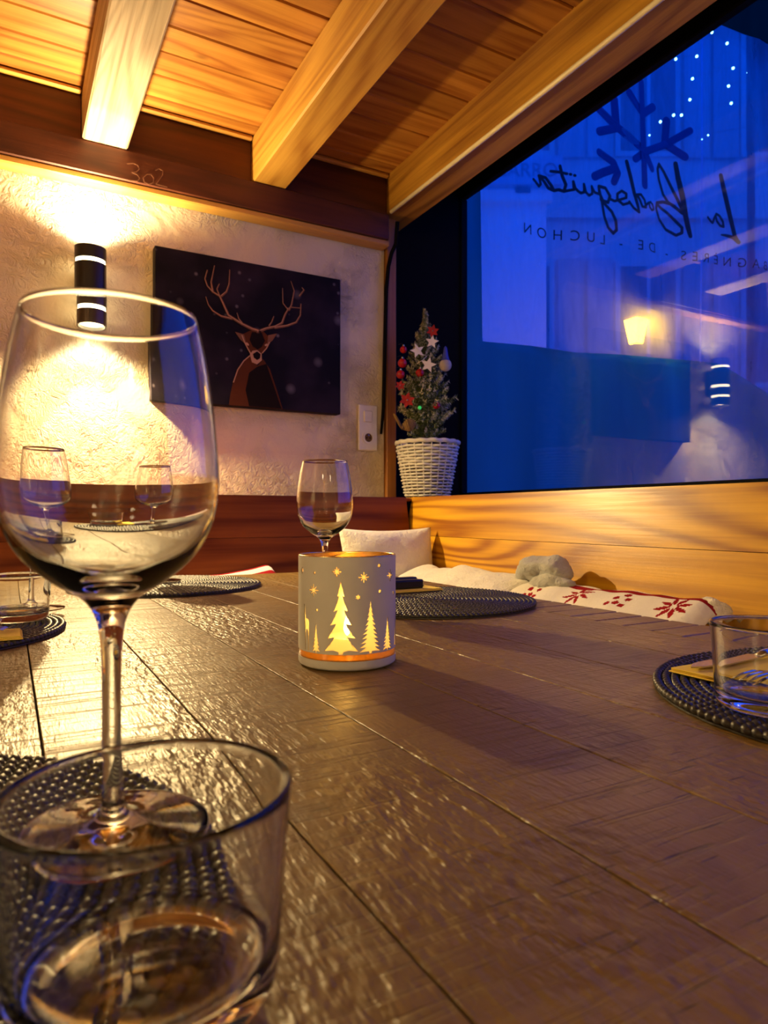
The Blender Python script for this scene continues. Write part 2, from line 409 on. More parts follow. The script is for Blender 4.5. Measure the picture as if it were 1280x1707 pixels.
# the window: black frame, clear pane
win = link('window_1', None); win['kind'] = 'structure'; win['label'] = 'wide dark framed window onto the blue dusk'
fr = MB(); yl, yr = 2.09, -.9
fr.cbox((1.485, yr, .946), (1.515, yl, .972), .003); obj('bottom_rail', fr, M['black'], win)
obj('top_rail', MB().cbox((1.485, yr, 2.076), (1.515, yl, 2.0945), .004), M['black'], win)
obj('stile', MB().cbox((1.485, yl-.008, .972), (1.515, yl-.0005, 2.076), .004), M['black'], win)
obj('stile', MB().cbox((1.485, yr, .972), (1.515, yr+.04, 2.076), .004), M['black'], win)
obj('pane', MB().box((1.498, yr+.04, .972), (1.502, yl-.008, 2.076)), M['pane'], win)
# sill board between back of bench and window
struct('trim_12', MB().cbox((1.135, -.9, .930), (1.514, 2.088, .944), .003), M['black_and_shade'], label='black window sill board')

# ------------------------------------------------------------------ outside the window
TA = math.radians(99); TD = Vector((math.sin(TA), math.cos(TA), 0)); TP = Vector((1.9, 2.515, 0)); TN = Vector((TD.y, -TD.x, 0))   # TN points to the room
def on_tarp(s, z, d=0.0): p = TP + TD*s + TN*d; return (p.x, p.y, z)
def canvas_mat(name, col, k):
    m = NT(name); m.nt.nodes.remove(m.bsdf)
    f = m.noise(m.coords((2.2,2.2,.25), False), 2.2, 3, .5, .5)
    c = m.mix(f, tuple(q*.55 for q in col), col)
    a = m.n('BsdfTranslucent'); b = m.n('BsdfDiffuse'); m.l(c, a.inputs[0]); m.l(c, b.inputs[0])
    x = m.n('MixShader'); x.inputs[0].default_value = k; m.l(a.outputs[0], x.inputs[1]); m.l(b.outputs[0], x.inputs[2]); m.l(x.outputs[0], m.out.inputs[0])
    return m.mat
M['canvas'] = canvas_mat('blue terrace canvas', (.14,.55,.55), .5)
M['canvas_dark'] = canvas_mat('dark teal valance', (.03,.08,.05), .6)
M['letter_black'] = plain('black lettering', (.006,.008,.006), .6)
M['sticker'] = plain('dark blue sticker', (.03,.03,.16), .6)
tarp = thing('terrace_screen', 'blue canvas terrace screen with lettered clear window outside the glass', 'screen')
hole = [(0,3.6),(0,2.6),(.004,1.685),(.26,1.690),(.524,1.684),(.80,1.690),(1.034,1.688),(1.30,1.700),(1.434,1.695),(1.52,1.668),(1.602,1.63),(1.776,1.537),(2.0,1.456),(2.3,1.45),(2.3,3.6)]
def pip(x, y, poly):
    c = False; n = len(poly); j = n-1
    for i in range(n):
        xi, yi = poly[i]; xj, yj = poly[j]
        if (yi > y) != (yj > y) and x < (xj-xi)*(y-yi)/(yj-yi)+xi: c = not c
        j = i
    return c
def fold(s, z): return .018*math.sin(s*7+z*1.1) + .012*math.sin(s*17+2*z) + .010*noise.noise((s*2, z*.7, 3))
def split_sheet(x0, x1, z0, z1, nx, nz, outline):
    pts = [Vector((x0+(x1-x0)*i/nx, z0+(z1-z0)*j/nz)) for i in range(nx+1) for j in range(nz+1)]
    b = len(pts); pts += [Vector(p) for p in outline]; n = len(outline)
    r = delaunay_2d_cdt(pts, [(b+i, b+(i+1)%n) for i in range(n)], [], 0, 1e-5)
    V, F_ = r[0], r[2]; ins, out = [], []
    for f in F_:
        cx = sum(V[i][0] for i in f)/3; cz = sum(V[i][1] for i in f)/3
        (ins if pip(cx, cz, outline) else out).append(f)
    return V, ins, out
V, ins, out = split_sheet(-1.2, 3.4, .05, 3.6, 92, 60, hole)
pv = [on_tarp(v[0], v[1], fold(v[0], v[1])) for v in V]
o = obj('canvas', MB().add(pv, out), M['canvas'], tarp, True); o.modifiers.new('thickness', 'SOLIDIFY').thickness = .0015
o = obj('clear_panel', MB().add(pv, ins), M['vinyl'], tarp, True)
f_t = lambda s, z, d: on_tarp(s, z, fold(s, z)+.004+d)
val = [(.9,3.7),(1.112,3.486),(1.331,3.447),(1.413,3.442),(1.538,3.433),(1.645,3.436),(1.697,3.422),(1.776,3.430),(1.956,3.449),(2.6,3.44),(2.6,3.7)]
obj('valance', MB().prism(val, lambda s, z, d: on_tarp(s, z, .06+d), .004), M['canvas_dark'], tarp)
S_ = [
 ([(1.439,2.698),(1.462,2.618),(1.489,2.524),(1.512,2.443),(1.53,2.382),(1.551,2.353)], [.018,.02,.019,.017,.016,.012]),
 ([(1.551,2.353),(1.521,2.377),(1.475,2.385),(1.448,2.385)], [.016,.015,.011,.006]),
 ([(1.349,2.461),(1.371,2.443),(1.385,2.438),(1.398,2.468),(1.412,2.491),(1.434,2.484),(1.457,2.456),(1.462,2.429),(1.439,2.432),(1.416,2.453),(1.407,2.48)], .010),
 ([(1.147,2.716),(1.164,2.637),(1.19,2.546),(1.208,2.453),(1.225,2.387),(1.238,2.348)], [.018,.021,.022,.021,.02,.016]),
 ([(1.19,2.478),(1.164,2.528),(1.122,2.596),(1.079,2.663),(1.045,2.698),(1.033,2.669),(1.041,2.616),(1.071,2.547),(1.104,2.512),(1.147,2.492),(1.19,2.464)], .0125),
 ([(1.147,2.495),(1.122,2.505),(1.071,2.507),(1.02,2.489),(1.012,2.457),(1.037,2.407),(1.087,2.367),(1.156,2.347),(1.19,2.362),(1.19,2.389),(1.147,2.424),(1.096,2.457),(1.054,2.47),(1.028,2.48)], .012),
 ([(.929,2.451),(.945,2.467),(.966,2.477),(.982,2.469),(.991,2.447),(.974,2.438),(.958,2.449),(.953,2.468)], .009),
 ([(.811,2.653),(.831,2.587),(.855,2.499),(.875,2.443),(.884,2.408),(.851,2.426),(.827,2.455)], [.014,.015,.014,.012,.01,.009,.009]),
 ([(.871,2.495),(.896,2.499),(.92,2.476),(.929,2.441),(.904,2.44),(.888,2.471),(.875,2.489)], .010),
 ([(.826,2.448),(.794,2.437),(.762,2.458),(.762,2.487),(.786,2.504),(.81,2.492),(.81,2.472),(.778,2.46),(.746,2.449),(.715,2.457)], .010),
 ([(.648,2.504),(.691,2.505),(.719,2.47),(.707,2.436),(.675,2.438),(.652,2.473),(.648,2.498),(.668,2.43),(.683,2.361),(.707,2.312),(.738,2.288),(.758,2.307),(.754,2.352),(.73,2.394),(.691,2.421),(.66,2.442)], .012),
 ([(.648,2.466),(.621,2.468),(.602,2.494),(.606,2.459),(.586,2.446),(.567,2.459),(.556,2.496),(.558,2.458),(.54,2.451),(.525,2.459),(.51,2.472),(.5,2.503),(.505,2.465),(.48,2.46),(.457,2.454)], .010),
 ([(.435,2.574),(.446,2.528),(.465,2.487),(.457,2.454),(.431,2.462),(.409,2.456),(.38,2.466),(.358,2.494),(.339,2.51),(.328,2.517),(.365,2.514),(.394,2.481),(.409,2.456)], .011),
 ([(.391,2.547),(.431,2.545),(.469,2.538)], .010), ([(.484,2.537),(.488,2.536)], .010), ([(.505,2.533),(.509,2.532)], .010),
 ([(.328,2.517),(.339,2.479),(.328,2.467),(.307,2.486),(.296,2.493)], .010)]
for grp in ((0,1),(2,),(3,4,5),(6,),(7,8),(9,),(10,),(11,14,15),(12,13,16)):     # L, a, B, o, d, e, g, ui, ta
    lt = MB()
    for q in grp: lt.stroke(S_[q][0], [v*1.35 for v in S_[q][1]] if isinstance(S_[q][1], list) else S_[q][1]*1.35, f_t, .001)
    obj('script_letter', lt, M['letter_black'], tarp)
sf = MB()
for p in ([(.918,3.085),(.92,2.913),(.924,2.553)], [(.828,2.998),(.92,2.919),(1.008,2.986)], [(.632,2.896),(.749,2.822),(.907,2.739)], [(.74,2.949),(.752,2.823)],
          [(.653,2.776),(.762,2.814)], [(1.226,2.892),(1.091,2.81),(.933,2.728),(.863,2.673)], [(1.094,2.932),(1.084,2.808)], [(1.199,2.755),(1.131,2.79),(1.098,2.805)],
          [(.653,2.674),(.737,2.64),(.762,2.588),(.743,2.544)], [(.749,2.612),(.675,2.578),(.62,2.546)], [(.94,2.718),(.985,2.658)]):
    sf.stroke(p, .042 if len(p) < 4 else .038, f_t, .0006)
obj('snowflake_emblem', sf, M['sticker'], tarp)['label'] = 'dark snowflake sticker with peeled arms'
def text_mesh(txt, size, spacing=1.0):
    cu = bpy.data.curves.new('t', 'FONT'); cu.body = txt; cu.size = size; cu.space_character = spacing
    to = bpy.data.objects.new('t', cu); C.objects.link(to); dg = bpy.context.evaluated_depsgraph_get(); dg.update()
    me = bpy.data.meshes.new_from_object(to.evaluated_get(dg)); vs = [v.co.copy() for v in me.vertices]; fs = [list(p.vertices) for p in me.polygons]
    bpy.data.objects.remove(to); bpy.data.meshes.remove(me); bpy.data.curves.remove(cu); return vs, fs
vs, fs = text_mesh('BAGNÈRES - DE - LUCHON', .070, 1.0)
wd = max(v.x for v in vs)
vs, fs = text_mesh('BAGNÈRES - DE - LUCHON', .070, 1.0 + (1.52-wd)/wd*1.02)
wd = max(v.x for v in vs)
def glyphs(vs, fs):
    par = list(range(len(vs)))
    def find(i):
        while par[i] != i: par[i] = par[par[i]]; i = par[i]
        return i
    for f in fs:
        for q in f[1:]: par[find(q)] = find(f[0])
    g = {}
    for f in fs: g.setdefault(find(f[0]), []).append(f)
    return list(g.values())
def letters(vs, fs, place, m, parent):
    for g in glyphs(vs, fs):
        ids = sorted({i for f in g for i in f}); mp = {a: b for b, a in enumerate(ids)}
        obj('capital_letter', MB().add([place(vs[i]) for i in ids], [[mp[i] for i in f] for f in g]), m, parent)
letters(vs, fs, lambda v: f_t(1.752 - v.x*1.52/wd, 2.222+v.y, 0), M['letter_black'], tarp)
sm = MB()
sm.tube([on_tarp(1.31, z, fold(1.31, z)) for z in (1.69, 2.2, 2.8, 3.2, 3.6)], .006, 6); obj('seam', sm, M['vinyl'], tarp)
for s in (-.02, 1.72): 
    obj('pole', MB().tube([on_tarp(s, 0, -.06), on_tarp(s, 3.6, -.06)], .02, 10), M['black_and_shade'], tarp)

M['stucco'] = plain('street stucco', (.42,.44,.46), .9)
M['stucco_pale'] = plain('pale limewash', (.92,.90,.86), .9)
M['shutter'] = plain('street shutters', (.25,.30,.34), .8)
M['street'] = plain('street paving', (.25,.25,.25), .9)
M['house_glass'] = plain('dark house window glass', (.02,.03,.05), .1)
struct('ground', MB().box((1.585, -3, -.06), (12, 12, -.005)), M['street'])
# pale neighbour wall and shop sign close behind the screen
nb = thing('neighbour_house', 'pale house corner behind the clear screen beside the shop sign', 'building')
nrm = Vector((-.83, -.55, 0)).normalized()
def fw(u0, f=0.0):   # local frame for the neighbour wall
    return u0
ax = Vector((.427, -.236, 0)).normalized(); ay = Vector((-ax.y, ax.x, 0))
def nbp(a, z, d): p = Vector((2.782, 3.717, 0)) + ax*a + ay*d; return (p.x, p.y, z)
nw = MB(); c8 = [nbp(a, z, d) for z in (0, 3.05) for a, d in ((-.5,0),(.47,0),(.47,.8),(-.5,.8))]
nw.add(c8, [(0,3,2,1),(4,5,6,7),(0,1,5,4),(1,2,6,5),(2,3,7,6),(3,0,4,7)]); obj('wall', nw, M['stucco_pale'], nb)
nc = MB(); c8 = [nbp(a, z, d) for z in (3.0, 3.07) for a, d in ((-.52,-.05),(.5,-.05),(.5,.0),(-.52,.0))]
nc.add(c8, [(0,3,2,1),(4,5,6,7),(0,1,5,4),(1,2,6,5),(2,3,7,6),(3,0,4,7)]); obj('cornice', nc, M['stucco_pale'], nb)
M['sign_blue'] = plain('blue shop sign', (.20,.42,.55), .5)
M['sign_dark'] = plain('sign letters', (.03,.06,.10), .5)
sg = thing('shop_sign', 'slanted blue shop sign above the pale house corner', 'sign')
c8 = [nbp(a, z, d) for z in (3.09, 3.28) for a, d in ((.06,-.09),(.56,-.09),(.56,-.03),(.06,-.03))]
obj('board', MB().add(c8, [(0,3,2,1),(4,5,6,7),(0,1,5,4),(1,2,6,5),(2,3,7,6),(3,0,4,7)]), M['sign_blue'], sg)
vs, fs = text_mesh('CARRO', .13); wd = max(v.x for v in vs)
letters(vs, fs, lambda v: nbp(.10+v.x*.42/wd, 3.14+v.y, -.093), M['sign_dark'], sg)
obj('bracket', MB().add([nbp(a, z, d) for z in (3.05, 3.10) for a, d in ((.25,-.06),(.35,-.06),(.35,-.02),(.25,-.02))], [(0,3,2,1),(4,5,6,7),(0,1,5,4),(1,2,6,5),(2,3,7,6),(3,0,4,7)]), M['black_and_shade'], sg)
# town house across the lane
th = thing('town_house', 'tall shuttered house across the lane behind the fairy lights', 'building')
ox = Vector((4.4, 4.95, 0)); 
ax2 = Vector((.88, -.475, 0)); ay2 = Vector((.475, .88, 0))
def thp(a, z, d): p = ox + ax2*a + ay2*d; return (p.x, p.y, z)
def thbox(a0, a1, z0, z1, d0, d1):
    return MB().add([thp(a, z, d) for z in (z0, z1) for a, d in ((a0,d0),(a1,d0),(a1,d1),(a0,d1))], [(0,3,2,1),(4,5,6,7),(0,1,5,4),(1,2,6,5),(2,3,7,6),(3,0,4,7)])
obj('wall', thbox(-1.0, 4.5, 0, 8.2, 0, 1.5), M['stucco'], th)
obj('cornice', thbox(-1.1, 4.6, 8.2, 8.4, -.2, 1.5), M['stucco'], th)
obj('string_course', thbox(-1.0, 4.5, 3.7, 3.82, -.06, 0), M['stucco'], th)
for zz in (4.3, 6.3, 2.1):
    for aa in (-.45, .75, 1.95, 3.15):
        wn = obj('window', thbox(aa, aa+.62, zz, zz+1.2, -.03, .0), M['stucco'], th)
        obj('pane', thbox(aa+.05, aa+.57, zz+.05, zz+1.15, -.034, -.0305), M['house_glass'], wn)
        obj('glazing_bar', thbox(aa+.295, aa+.325, zz+.05, zz+1.15, -.05, -.0345), M['stucco'], wn)
        for q in (aa-.27, aa+.65): obj('shutter', thbox(q, q+.24, zz-.02, zz+1.22, -.05, -.004), M['shutter'], th)
# lantern hanging on a post just behind the screen
LX, LY, LZ = 2.861, 2.453, 1.846
ln = thing('street_lantern', 'glowing yellow street lantern behind the clear screen', 'lamp', (LX, LY, 0))
obj('post', MB().tube([(.06,.10,0),(.06,.10,1.58),(.045,.075,1.66),(.0,.0,1.71)], .011, 8), M['black_and_shade'], ln, True)
M['lantern_glow'] = plain('lit lantern glass', (1,.8,.3), .5, emit=(1.0,.46,.004), es=24.0)
lg = MB(); c = [(-.024,-.024,LZ-.065),(.024,-.024,LZ-.065),(.024,.024,LZ-.065),(-.024,.024,LZ-.065)]; d = [(x*1.75, y_*1.75, LZ+.06) for x, y_, z in c]
lg.add(c+d, [(0,3,2,1),(4,5,6,7),(0,1,5,4),(1,2,6,5),(2,3,7,6),(3,0,4,7)]); obj('lantern_glass', lg, M['lantern_glow'], ln)
obj('lantern_cap', MB().lathe([(0,LZ+.12),(.02,LZ+.115),(.08,LZ+.07),(.078,LZ+.066),(0,LZ+.066)], 12), M['black_and_shade'], ln)
obj('lantern_base', MB().lathe([(0,1.70),(.026,1.71),(.030,LZ-.071),(0,LZ-.071)], 12), M['black_and_shade'], ln)
# fairy lights strung across the lane
M['fairy'] = plain('fairy bulb', (.6,.9,1), .3, emit=(.16,.62,1.0), es=9.0)
M['wire'] = plain('dark wire', (.02,.02,.03), .6)
strings = [[(4.478,3.463,4.385),(4.62,3.385,4.406),(4.72,3.329,4.59),(4.822,3.272,4.505),(4.977,3.187,4.442)],
           [(4.573,3.411,4.074),(4.59,3.401,4.234),(4.863,3.25,4.315),(4.963,3.194,4.28)],
           [(4.375,3.52,3.904),(4.464,3.471,3.955),(4.516,3.442,3.955),(4.85,3.257,4.046),(4.832,3.267,4.178)],
           [(4.30,3.56,3.80),(4.654,3.366,3.769),(4.696,3.343,3.801),(5.0,3.17,3.86)]]
labs = ['upper swag of bluish fairy lights beyond the screen', 'middle swag of bluish fairy lights beyond the screen', 'lower swag of bluish fairy lights near the snowflake', 'faint lowest swag of bluish fairy lights above the lettering']
bulb = MB().sphere((0,0,0), .010, 8).mesh('bulb', M['fairy'], True); bulb_s = MB().sphere((0,0,0), .006, 8).mesh('bulb', M['fairy'], True)
for i, (st, lb) in enumerate(zip(strings, labs)):
    g = thing('fairy_light_string', lb, 'fairy lights', group='fairy lights outside')
    pts = [Vector(st[0])+Vector((-.25,.14,.12))] + [Vector(p)+Vector((0,0,.012)) for p in st] + [Vector(st[-1])+Vector((.6,-.33,.15))]
    obj('wire', MB().tube(pts, .0022, 5), M['wire'], g)
    for p in st: link('bulb', bulb if i < 3 else bulb_s, g, p)

# ------------------------------------------------------------------ wall lamps
def wall_lamp(loc, rz, label, k=1.0):
    """up and down light: black cylinder on a wall plate; local -Y faces the room, wall at y = 0.06"""
    t = thing('wall_lamp', label, 'lamp', loc, (0, 0, rz), 'up and down wall lamps')
    R_, H = .039, .105
    def ring(z0, z1, name, m): obj(name, MB().lathe([(R_-.004, z0), (R_, z0), (R_, z1), (R_-.004, z1)], 40, closed=True), m, t, 40)
    ring(.072, H, 'top_sleeve', M['lampbody']); ring(-.014, .062, 'middle_sleeve', M['lampbody']); ring(-.060, -.026, 'lower_sleeve', M['lampbody']); ring(-H, -.070, 'bottom_sleeve', M['lampbody'])
    for z0, z1 in ((.062, .072), (-.026, -.014), (-.070, -.060)):
        obj('light_slot', MB().lathe([(R_-.006, z0), (R_-.003, z0), (R_-.003, z1), (R_-.006, z1)], 40, closed=True), M['lampglow'], t, 40)
    obj('core', MB().lathe([(0,-H+.014),(R_-.0065,-H+.014),(R_-.0065,H-.014),(0,H-.014)], 40), M['lampbody'], t, 40)
    for z in (-H+.008, H-.013): obj('lens', MB().lathe([(0,z),(R_-.0045,z),(R_-.0045,z+.005),(0,z+.005)], 40), M['lampglow'], t, 40)
    obj('wall_plate', MB().cbox((-.02, R_-.003, -.06), (.02, .0595, .06), .003), M['lampbody'], t)
    for sgn, nm in ((-1, 'down'), (1, 'up')):
        for en, deg, bl, col, tilt in ((LAMP_NARROW, 58, .10, LAMP_COOL, 0), (LAMP_HALO, 140, .5, LAMP_COOL, 0), (LAMP_WIDE, 172, .6, LAMP_WARM, .60)):
            L = bpy.data.lights.new('lamp_light', 'SPOT'); L.spot_size = math.radians(deg); L.spot_blend = bl
            L.energy = en[0 if sgn < 0 else 1]*k; L.color = col; L.shadow_soft_size = .012
            o = bpy.data.objects.new('lamp_light', L); C.objects.link(o); o.parent = t; o.location = (0, -.004, sgn*(H+.004))
            o.rotation_euler = ((0 if sgn < 0 else PI) + sgn*tilt, 0, 0)
    return t
wall_lamp((.19, 1.94, 1.487), 0, 'black up and down wall lamp on the plaster beside the stag picture')
wall_lamp((X_LEFT+.06, .30, 1.50), PI/2, 'unseen up and down wall lamp added as fill on the plaster side wall', .5)  # unseen lamp, added as weak fill from the side
wall_lamp((-.55, Y_FRONT+.06, 1.50), PI, 'unseen up and down wall lamp added as fill on the wall behind the table', .4)  # unseen lamp, added to light the wall that the glass rims reflect
M['globe'] = plain('added fill globe', (1,.9,.7), .3, emit=(1.0,.72,.40), es=12.0)  # unseen glowing globes, added for fill and highlights on the glasses
for gx, gy, lb in ((-.75, -.85, 'unseen opal globe added as fill light over the room entrance'), (.45, -1.35, 'unseen opal globe added as fill light between table and rear wall')):
    g = thing('added_fill_pendant', lb, 'lamp', (gx, gy, Z_CEIL-.001), group='added fill globes')
    obj('ceiling_rose', MB().lathe([(0,0),(.04,0),(.038,-.012),(.01,-.02),(0,-.02)], 24), M['lampbody'], g, 40)
    obj('cord', MB().tube([(0,0,-.018),(0,0,-.21)], .003, 6), M['lampbody'], g)
    obj('globe', MB().sphere((0,0,-.285), .075, 28), M['globe'], g, True)
    obj('globe_cap', MB().lathe([(0,-.205),(.022,-.205),(.028,-.222),(0,-.222)], 20), M['lampbody'], g, 40)

# ------------------------------------------------------------------ stag picture
YP = 1.966
def stag_ground():
    m = NT('night snow print'); v = m.coords((1,1,1), False)
    base = m.mix(m.ramp(m.noise(v, 5.5, 3), [(.45,(0,0,0)),(.75,(1,1,1))]), (.004,.0025,.005), (.026,.015,.028))
    for s, t0, br in ((16, .16, .16), (34, .12, .20), (9, .14, .06)):
        vo = m.n('TexVoronoi'); vo.inputs['Scale'].default_value = s; m.l(v, vo.inputs['Vector'])
        wn = m.n('TexWhiteNoise'); m.l(vo.outputs['Color'], wn.inputs[0])
        k = m.math('MULTIPLY', m.ramp(vo.outputs['Distance'], [(0.0,(1,1,1)),(t0,(.5,.5,.5)),(t0*1.9,(0,0,0))]), m.math('GREATER_THAN', wn.outputs['Value'], .72))
        base = m.mix(m.math('MULTIPLY', k, br), base, (.75,.62,.72))
    return m.set(Base_Color=base, Roughness=.7, Specular_IOR_Level=.15).mat
M['stag_bg'] = stag_ground()
M['stag_antler'] = plain('printed antler', (.20,.085,.045), .8, Specular_IOR_Level=.1)
M['stag_light'] = plain('printed rim light', (.50,.26,.15), .8, Specular_IOR_Level=.1)
M['stag_fur'] = plain('printed stag fur', (.095,.025,.008), .8, Specular_IOR_Level=.1)
M['stag_dark'] = plain('printed stag shade', (.010,.005,.004), .8, Specular_IOR_Level=.1)
pic = thing('stag_picture', 'dark stag print on canvas hanging on the plaster wall', 'picture')
obj('canvas', MB().cbox((.358, YP, 1.211), (.931, 1.999, 1.643), .002), M['stag_bg'], pic)
fp = lambda x, z, d: (x, YP-.0004-d, z)
fpm = lambda k: (lambda x, z, d: (x, YP-.0004*k-d, z))
obj('stag_neck', MB().prism([(.631,1.366),(.613,1.348),(.594,1.321),(.581,1.283),(.573,1.247),(.568,1.213),(.735,1.213),(.716,1.27),(.694,1.331),(.672,1.36),(.655,1.337)], fpm(1), .0004), M['stag_fur'], pic)
obj('stag_chest', MB().prism([(.629,1.314),(.618,1.261),(.629,1.214),(.731,1.214),(.705,1.285),(.683,1.346),(.655,1.335)], fpm(2.2), .0003), M['stag_dark'], pic)
hd_ = MB(); hd_.prism([(.634,1.441),(.672,1.444),(.688,1.43),(.694,1.41),(.68,1.39),(.669,1.375),(.661,1.346),(.642,1.344),(.634,1.366),(.623,1.386),(.613,1.405),(.607,1.425)], fpm(3.2), .0003)
obj('stag_head', hd_, M['stag_fur'], pic)
obj('stag_forehead', MB().prism([(.637,1.436),(.668,1.438),(.678,1.415),(.668,1.395),(.655,1.386),(.640,1.393),(.630,1.412)], fpm(4.2), .0003), M['stag_dark'], pic)
for e in ([(.613,1.426),(.586,1.430),(.602,1.409),(.621,1.396)], [(.688,1.433),(.716,1.442),(.702,1.419),(.685,1.404)]):
    obj('stag_ear', MB().prism(e, fpm(4.4), .0003), M['stag_antler'], pic)
obj('stag_muzzle', MB().prism([(.653,1.384),(.667,1.375),(.668,1.355),(.653,1.341),(.637,1.346),(.631,1.369),(.639,1.38)], fpm(5.4), .0003), M['stag_light'], pic)
obj('stag_nose', MB().prism([(.653,1.380),(.664,1.373),(.662,1.360),(.653,1.354),(.643,1.360),(.640,1.371)], fpm(6.4), .0003), M['stag_dark'], pic)
rm = MB()
for p in ([(.607,1.422),(.614,1.404),(.624,1.386),(.633,1.372)], [(.692,1.412),(.682,1.392),(.670,1.378)], [(.630,1.364),(.612,1.347),(.594,1.319),(.581,1.281)]): rm.stroke(p, .003, fpm(5.5), .0003)
for p in ([(.621,1.400),(.625,1.397)], [(.680,1.402),(.684,1.404)]): rm.stroke(p, .006, fpm(5.6), .0003)
obj('stag_rim_light', rm, M['stag_light'], pic)
an1, an2 = MB(), MB()
for p, a, b in (([(.661,1.442),(.639,1.445),(.607,1.456),(.586,1.466),(.566,1.476),(.55,1.509),(.54,1.528),(.52,1.537),(.504,1.552),(.497,1.571),(.504,1.597)], .010, .003),
    ([(.52,1.537),(.515,1.564),(.525,1.614)], .007, .002), ([(.545,1.529),(.56,1.544),(.568,1.568),(.57,1.609)], .007, .002), ([(.576,1.467),(.545,1.47),(.52,1.482),(.507,1.498),(.5,1.519)], .007, .002),
    ([(.54,1.528),(.532,1.547),(.539,1.563)], .005, .002), ([(.607,1.459),(.597,1.47),(.592,1.486)], .005, .002),
    ([(.655,1.439),(.683,1.453),(.71,1.462),(.732,1.476),(.741,1.501),(.752,1.521),(.746,1.525),(.735,1.537),(.734,1.582)], .009, .002), ([(.71,1.459),(.749,1.47),(.778,1.484),(.792,1.508),(.794,1.543)], .008, .003),
    ([(.749,1.521),(.761,1.528),(.795,1.53)], .004, .002), ([(.691,1.462),(.699,1.474),(.706,1.492)], .005, .002), ([(.755,1.519),(.763,1.536),(.772,1.58),(.761,1.608)], .006, .002), ([(.789,1.567),(.804,1.588),(.798,1.594)], .005, .003)):
    n = len(p); an1.stroke(p, [a+(b-a)*i/(n-1) for i in range(n)], fpm(7), .0003); an2.stroke([(x-.001, z+.001) for x, z in p], [.3*(a+(b-a)*i/(n-1)) for i in range(n)], fpm(8), .0003)
obj('stag_antlers', an1, M['stag_antler'], pic); obj('stag_antler_light', an2, M['stag_light'], pic)

# ------------------------------------------------------------------ switch and socket, cables
sk = thing('wall_socket', 'white switch and socket plate on the plaster beside the stag picture', 'socket', (1.043, 1.9995, 1.178))
obj('plate', MB().cbox((-.035, -.010, -.076), (.035, 0, .076), .003), M['white_plastic'], sk)
obj('rocker', MB().cbox((-.017, -.0145, .018), (.014, -.0095, .056), .004), M['white_plastic'], sk)
sr = MB(); sr.lathe([(.0145,0),(.021,0),(.021,.0035),(.0145,.0035)], 28, closed=True); r_ = obj('socket_ring', sr, M['white_plastic'], sk, 40, (0, -.010, -.033), (PI/2, 0, 0))
obj('socket_well', MB().lathe([(0,0),(.0145,0),(.0145,.0008),(0,.0008)], 28), M['seat_pad'], sk, False, (0, -.010, -.033), (PI/2, 0, 0))
for x in (-.006, .006): obj('contact', MB().lathe([(0,0),(.0022,0),(.0022,.001),(0,.001)], 10), M['black'], sk, False, (x, -.0110, -.034), (PI/2, 0, 0))
obj('earth_pin', MB().lathe([(0,0),(.002,0),(.002,.003),(0,.003)], 10), M['steel'], sk, False, (0, -.0110, -.025), (PI/2, 0, 0))
tag(obj('window_cable', MB().tube([(1.128,1.944,1.86),(1.126,1.95,1.79),(1.122,1.972,1.765),(1.112,1.976,1.72),(1.105,1.978,1.64),(1.102,1.982,1.45),(1.098,1.985,1.25),(1.092,1.99,1.16)], [.007]*6+[.006,.004], 8), M['black_and_shade'], None, True),
    'black cable running down the corner post by the window', 'cable')
tag(obj('beam_cable', MB().tube([(1.0965, Y_FRONT+.002, 1.881), (1.0965, .6, 1.882), (1.0965, 1.2, 1.880), (1.0965, 1.93, 1.881)], .0062, 8), M['cable_cream'], None, True),
    'cream cable clipped along the lower edge of the window beam', 'cable')

# ------------------------------------------------------------------ benches
def slab(p0, p1, width_vec, th, mats, name, parent, ch_=.003):
    """board from p0 to p1 (long axis), spanning width_vec, thickness th along normal"""
    p0, p1, wv = Vector(p0), Vector(p1), Vector(width_vec); n = (p1-p0).cross(wv).normalized()*th
    b = MB().add([p0, p1, p1+wv, p0+wv, p0+n, p1+n, p1+wv+n, p0+wv+n], [(0,3,2,1),(4,5,6,7),(0,1,5,4),(1,2,6,5),(2,3,7,6),(3,0,4,7)])
    return obj(name, b, mats, parent)
wbn = thing('window_bench', 'varnished larch bench with tall backrest under the window', 'bench')
zt, lean = .945, .21
def wx(z): return 1.098 - (zt-z)*lean
yb0, yb1 = -.9, 1.80
cuts = [zt, .828, .690, .560, .42]
for i in range(4):
    a, b = cuts[i]-.0006, cuts[i+1]+.0006
    slab((wx(b), yb0, b), (wx(b), yb1 - (zt-b)*lean*0, b), (wx(a)-wx(b), 0, a-b), .028, M['panel'], 'backrest_board', wbn)
obj('cap_rail', MB().cbox((wx(zt)+.004, yb0, zt-.010), (1.134, yb1+.19, zt-.001), .003), M['panel'], wbn)
obj('seat', MB().cbox((.62, yb0, .40), (wx(.42)-.004, 1.58, .43), .005), M['panel'], wbn)
obj('front_board', MB().cbox((.64, yb0, .0), (.665, 1.58, .40), .003), M['panel'], wbn)
bbn = thing('back_bench', 'shade-darkened larch bench with tall backrest along the plaster wall', 'bench')
def wy(z): return 1.795 - (zt-z)*.21
for i in range(4):
    a, b = cuts[i]-.0006+ (0 if i else -.001), cuts[i+1]+.0006
    slab((X_LEFT+.002, wy(b), b), (wx(b)-.001, wy(b), b), (0, wy(a)-wy(b), a-b), -.026, M['panel_shaded'], 'backrest_board', bbn)
obj('shelf', MB().cbox((X_LEFT+.002, wy(zt)+.004, zt-.014), (1.094, 1.997, zt-.003), .003), M['panel_shaded'], bbn)
obj('seat', MB().cbox((X_LEFT+.002, 1.60, .40), (.95, wy(.42)-.004, .43), .004), M['panel_shaded'], bbn)
